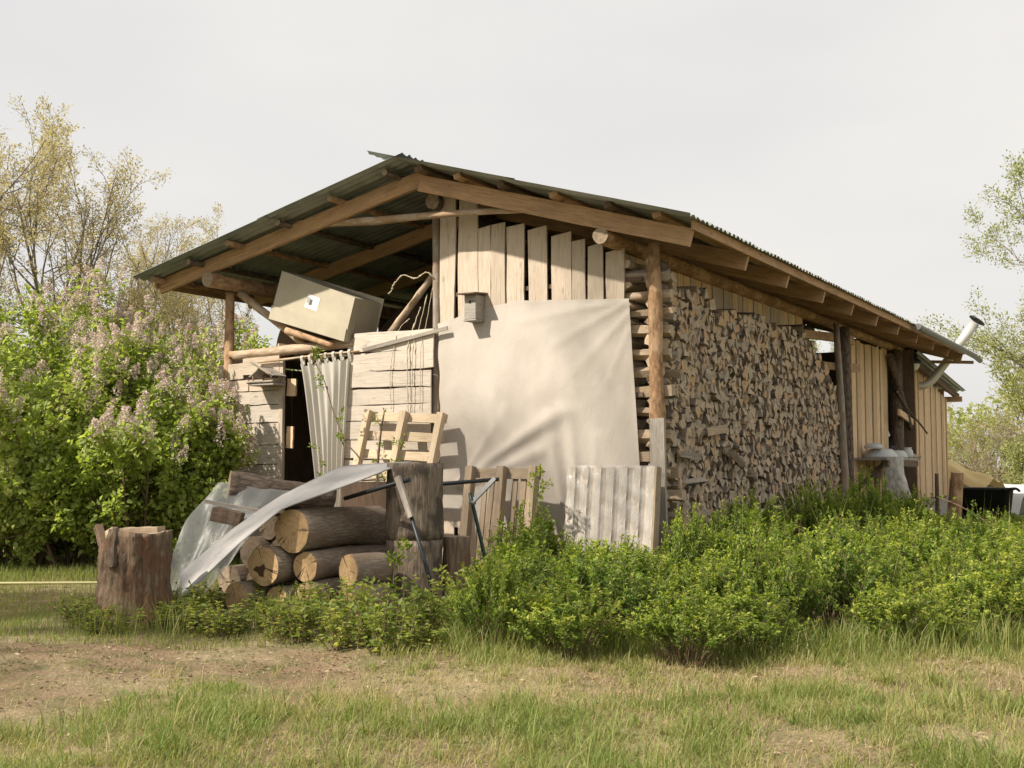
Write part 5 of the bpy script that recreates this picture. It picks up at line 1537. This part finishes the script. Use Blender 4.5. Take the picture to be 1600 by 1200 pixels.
WEEDS = [(-2.48, -4.62, 0.36), (-1.31, -4.58, 0.24), (-2.13, -3.95, 0.19), (-1.11, -4.23, 0.41), (-0.92, -4.91, 0.34), (-1.72, -3.99, 0.35), (-0.46, -4.23, 0.25), (-1.8, -5.09, 0.25), (-2.2, -4.44, 0.13), (-1.89, -4.34, 0.23), (-2.52, -3.81, 0.31), (-2.79, -4.32, 0.25), (-1.26, -4.9, 0.3), (0.03, -5.2, 0.38), (-0.95, -4.5, 0.35), (-0.39, -4.77, 0.35), (-1.61, -4.47, 0.18), (-2.37, -4.93, 0.23), (-0.01, -4.62, 0.5), (-0.39, -3.78, 0.5), (-1.76, -4.74, 0.16), (-0.48, -5.11, 0.31), (0.21, -4.94, 0.22), (-0.2, -4.04, 0.31), (-0.12, -4.32, 0.36), (-0.63, -4.59, 0.45), (-1.46, -4.19, 0.22), (-2.83, -4.01, 0.2), (-0.16, -4.97, 0.36), (-2.07, -4.93, 0.19), (-3.03, -5.27, 0.22), (-2.6, -5.47, 0.22), (-3.48, -5.04, 0.22), (-2.8, -4.37, 0.22), (-2.38, -5.03, 0.22)]
WORDER = {i: n_ for n_, (_, i) in enumerate(sorted((right(x, y) / depth(x, y), i) for i, (x, y, h) in enumerate(WEEDS)))}
for i, (x, y, h) in enumerate(WEEDS):
    t = thing('weed_clump', ORD[WORDER[i]] + ' low weed clump from the left, between stump and thicket', 'weeds', (x, y, 0), 'weed clumps before the log pile')
    M = T(x, y, -.02) @ RZ(rb.uniform(0, 6.28)) @ Matrix.Diagonal((1.1, 1.1, h / .34, 1))
    part('stems', WM[i % 4][0], t, M); part('foliage', WM[i % 4][1], t, M)

# saplings before the boards
def sapling(label, pts, r0, seed, nl, leaf=.05, side=5):
    rng = np.random.default_rng(seed)
    t = thing('sapling', label, 'sapling', pts[0])
    P = smooth_path(pts, 6); acc = Acc()
    V, F = tube_np(P, np.linspace(r0, r0 * .35, len(P)), 6); acc.add(V, F)
    tips = []
    for k in range(side):
        i = rng.integers(len(P) // 4, len(P) - 1)
        d = rng.normal(0, .6, 3) + np.array([0, 0, .5]); d /= np.linalg.norm(d)
        Q = np.array([P[i], P[i] + d * .06, P[i] + d * rng.uniform(.1, .2)])
        V, F = tube_np(Q, np.linspace(r0 * .3, .002, 3), 4); acc.add(V, F); tips.append((Q, d))
    tips.append((P, P[-1] - P[-2]))
    part('stem', acc.mesh('stem', [STEM], True), t)
    pos, dr = leaf_points(rng, tips, nl, .035, .3)
    part('leaves', leaf_mesh('leaves', pos, dr, rng.uniform(leaf * .6, leaf * 1.2, len(pos)), rng, SPIREA, .5, 6), t)
sapling('slender leafy sapling bending left in front of the curtain', [(-3.35, -1.0, -.03), (-3.45, -.95, .9), (-3.52, -.9, 1.42), (-3.76, -.9, 1.68), (-3.97, -.9, 2.08), (-4.13, -.9, 2.49), (-4.34, -.9, 2.76)], .013, 970, 16, .055, 9)
sapling('upright grey sapling with a leafy top in front of the pale pallet', [(-3.28, -1.02, -.03), (-3.25, -.95, .8), (-3.245, -.92, 1.4), (-3.20, -.92, 1.8), (-3.15, -.92, 2.05)], .022, 971, 15, .05, 6)
sapling('short leafy sapling right of the grey upright one', [(-2.95, -1.0, -.03), (-2.92, -.95, .9), (-2.95, -.92, 1.45), (-2.82, -.92, 1.75)], .010, 972, 12, .05, 5)
sapling('thin leafy shoot at the foot of the curtain', [(-4.05, -1.0, -.03), (-4.1, -.95, .8), (-4.13, -.92, 1.3), (-4.16, -.92, 1.62)], .008, 973, 12, .05, 4)
sapling('leafy shoot growing before the wrapped pallet', [(-1.05, -.95, -.03), (-1.05, -.92, .7), (-1.02, -.9, 1.2), (-1.0, -.9, 1.33)], .009, 974, 20, .05, 6)
sapling('bare bent sapling with few leaves at the far right front', [(3.6, 2.3, -.03), (3.3, 2.6, .55), (2.9, 2.7, .85), (2.55, 2.75, 1.0)], .010, 975, 5, .06, 4)
sapling('leafy shoot in front of the lower log round', [(-.93, -3.75, -.03), (-.95, -3.72, .4), (-.92, -3.7, .72)], .008, 976, 16, .06, 6)

# ------------------------------------------------------------------ grass
def grass():
    rng = np.random.default_rng(55)
    yaw = R(30.42); Rv = np.array([math.cos(yaw), math.sin(yaw)]); Fv = np.array([-math.sin(yaw), math.cos(yaw)])
    C2 = np.array([5.374, -12.384])
    def nz(p, s, ph=0.0):
        x, y = p[:, 0] * s + ph, p[:, 1] * s - ph
        return (np.sin(x * 1.3 + 1.7 * np.sin(y * .9 + ph)) + np.sin(y * 1.7 + 1.3 * np.sin(x * 1.1)) + .6 * np.sin(2.9 * x + 2.3 * y)) / 2.6
    def sample(n, d0, d1, l0=-.56, l1=.56):
        dep = np.sqrt(rng.uniform(d0 * d0, d1 * d1, n)); lat = rng.uniform(l0, l1, n) * (dep + 1.0)
        return C2 + lat[:, None] * Rv + dep[:, None] * Fv, dep, lat
    Bp, Bh, Bw, Bl, Bhue = [], [], [], [], []
    def blades(p, h, w, lean, hue):
        Bp.append(p); Bh.append(h); Bw.append(w); Bl.append(lean); Bhue.append(hue)
    # tufts
    p, dep, lat = sample(9500, 4.6, 9.3)
    g = .8 * nz(p, 1.9, .4) + .7 * nz(p, 4.6, 2.0) + .3 * nz(p, 11, 1.0)
    bare = np.clip((-lat - .6 + 1.3 * (dep - 7.6)) * .6, 0, 1) * (dep > 6.4) * (lat < .4)
    dry = np.clip((dep - 6.6) / 1.3, 0, 1)
    keep = (g + rng.normal(0, .62, len(p)) > .12 + .55 * dry + 1.1 * bare)
    p, dep, g, dry = p[keep], dep[keep], g[keep], dry[keep]
    for c, dd, gg, dr_ in zip(p, dep, g, dry):
        m_ = int(rng.uniform(14, 50)); rr = rng.uniform(.015, .10)
        q = c + rng.normal(0, rr, (m_, 2))
        hm = rng.uniform(.03, .11) if rng.random() < .75 else rng.uniform(.12, .22) * (1.15 if gg > .2 else .85) * (1 - .25 * dr_)
        hb_ = np.clip(.64 + .2 * gg - .14 * dr_ + rng.normal(0, .26), 0, 1.15)
        blades(q, hm * rng.uniform(.5, 1.25, m_), np.full(m_, .0055), rng.uniform(.35, 2.6, m_), np.clip(hb_ + rng.normal(0, .24, m_), 0, 1))
    # big bright tufts standing in the foreground
    for lx, dx, hh in ((-.35, 6.35, .24), (-.15, 6.3, .22), (-.9, 6.5, .2), (.55, 6.9, .2), (1.15, 6.5, .24), (1.0, 6.0, .2), (2.3, 6.9, .2), (-2.3, 6.6, .22), (-2.6, 6.2, .18), (3.0, 6.8, .2), (-1.75, 7.2, .20)):
        c = C2 + lx * Rv + dx * Fv; m_ = 120
        blades(c + rng.normal(0, .15, (m_, 2)), hh * .8 * rng.uniform(.35, 1.1, m_), np.full(m_, .0065), rng.uniform(.2, 1.4, m_), np.clip(rng.normal(.80, .15, m_), 0, 1))
    # short cover and straw
    p, dep, lat = sample(125000, 4.6, 9.4)
    g = .8 * nz(p, 1.9, .4) + .7 * nz(p, 4.6, 2.0) + .3 * nz(p, 11, 1.0)
    bare = np.clip((-lat - .6 + 1.3 * (dep - 7.6)) * .6, 0, 1) * (dep > 6.4) * (lat < .4)
    k = rng.uniform(0, 1, len(p)) < np.clip(.80 + .35 * g - .85 * bare, .08, 1)
    p, g, dep = p[k], g[k], dep[k]
    dryk = np.clip((dep - 6.2) / 1.3, 0, 1)
    hue = np.clip(.30 + .34 * g - .24 * dryk + rng.normal(0, .2, len(p)), 0, 1)
    blades(p, rng.uniform(.02, .10, len(p)), np.full(len(p), .0034), rng.uniform(.6, 3.2, len(p)), hue)
    # grass strip and meadow on the left and behind
    p, dep, lat = sample(42000, 9.3, 17, -.60, -.12)
    hue = np.clip(.66 + .15 * nz(p, 1.3) + rng.normal(0, .14, len(p)), 0, 1)
    near_hedge = (dep > 14.0)
    blades(p, rng.uniform(.03, .09, len(p)) * np.where(near_hedge, 2.2, 1.0), np.full(len(p), .007), rng.uniform(.1, .9, len(p)), hue)
    # tall grass stalks among the shrubs
    for lx, dx, hh, m_ in ((3.0, 9.8, .75, 60), (3.5, 9.6, .7, 60), (3.9, 10.5, .8, 40), (2.6, 10.8, .85, 40), (4.3, 9.3, .6, 50), (1.0, 9.2, .4, 60), (1.4, 9.0, .35, 60), (3.2, 9.1, .45, 90), (3.5, 8.9, .40, 90), (-2.0, 10.3, .4, 50), (-1.6, 10.5, .4, 40), (-2.9, 10.0, .35, 60), (-3.3, 9.9, .4, 60), (2.4, 12.5, 1.15, 30), (3.6, 12.5, 1.2, 30), (5.2, 12.8, 1.1, 30)):
        c = C2 + lx * Rv + dx * Fv
        blades(c + rng.normal(0, .13, (m_, 2)), hh * rng.uniform(.5, 1.15, m_), np.full(m_, .0075), rng.uniform(.1, .75, m_), np.clip(rng.normal(.62, .15, m_), 0, 1))
    # undergrowth below the thicket edge
    p, dep, lat = sample(26000, 8.5, 10.5, -.10, .56)
    blades(p, rng.uniform(.03, .14, len(p)), np.full(len(p), .005), rng.uniform(.2, 1.0, len(p)), np.clip(.5 + rng.normal(0, .22, len(p)), 0, 1))
    p, dep, lat = sample(9000, 8.7, 9.6, -.05, .56)
    blades(p, rng.uniform(.10, .34, len(p)), np.full(len(p), .007), rng.uniform(.2, 1.1, len(p)), np.clip(.72 + rng.normal(0, .2, len(p)), 0, 1))
    P2 = np.concatenate(Bp); H = np.concatenate(Bh); W = np.concatenate(Bw); Ln = np.concatenate(Bl); A = np.concatenate(Bhue)
    N = len(P2)
    a = rng.uniform(0, 2 * np.pi, N); b = a + np.pi / 2 + rng.normal(0, .4, N)
    base = np.stack([P2[:, 0], P2[:, 1], gz(P2[:, 0], P2[:, 1]) - .012], 1)
    s = np.stack([np.cos(a), np.sin(a), np.zeros(N)], 1) * (W / 2)[:, None]
    ld = np.stack([np.cos(b), np.sin(b), np.zeros(N)], 1)
    hz = H / np.sqrt(1 + Ln ** 2) + .012
    mid = base + ld * (H * Ln / np.sqrt(1 + Ln ** 2) * .35)[:, None] + np.stack([0 * H, 0 * H, hz * .6], 1)
    Lx = Ln / np.sqrt(1 + Ln ** 2)
    tip = base + ld * (H * Lx * 1.05)[:, None] + np.stack([0 * H, 0 * H, hz], 1)
    V = np.stack([base - s, base + s, mid + s * .75, mid - s * .75, tip], 1).reshape(-1, 3)
    i = np.arange(N)[:, None] * 5
    F = np.concatenate([i + np.array([[0, 1, 2]]), i + np.array([[0, 2, 3]]), i + np.array([[3, 2, 4]])])
    me = np_mesh('grass', V, F, [GRASS], None, np.repeat(A, 5))
    tag(obj('grass', me), 'patchy dry and green grass in the foreground', 'grass', kind='stuff')
grass()

# pebbles, chips and dead leaves on the bare soil
def litter():
    rng = np.random.default_rng(66)
    yaw = R(30.42); Rv = np.array([math.cos(yaw), math.sin(yaw)]); Fv = np.array([-math.sin(yaw), math.cos(yaw)])
    C2 = np.array([5.374, -12.384])
    N = 6500
    dep = np.sqrt(rng.uniform(4.6 ** 2, 10 ** 2, N)); dep[5000:] = rng.normal(8.5, .35, N - 5000); lat = rng.uniform(-.55, .55, N) * (dep + 1)
    p = C2 + lat[:, None] * Rv + dep[:, None] * Fv
    pos = np.stack([p[:, 0], p[:, 1], gz(p[:, 0], p[:, 1]) + rng.uniform(.002, .012, N)], 1)
    d = rng.normal(size=(N, 3)); d[:, 2] *= .15
    me = leaf_mesh('litter', pos, d, rng.uniform(.012, .045, N), rng, leafmat('dead_leaves', (.17, .11, .07), (.30, .21, .13), (.48, .40, .30), .1, .2, 1.0), .45)
    tag(obj('leaf_litter', me), 'dead leaves and wood chips scattered on the ground', 'litter', kind='stuff')
litter()
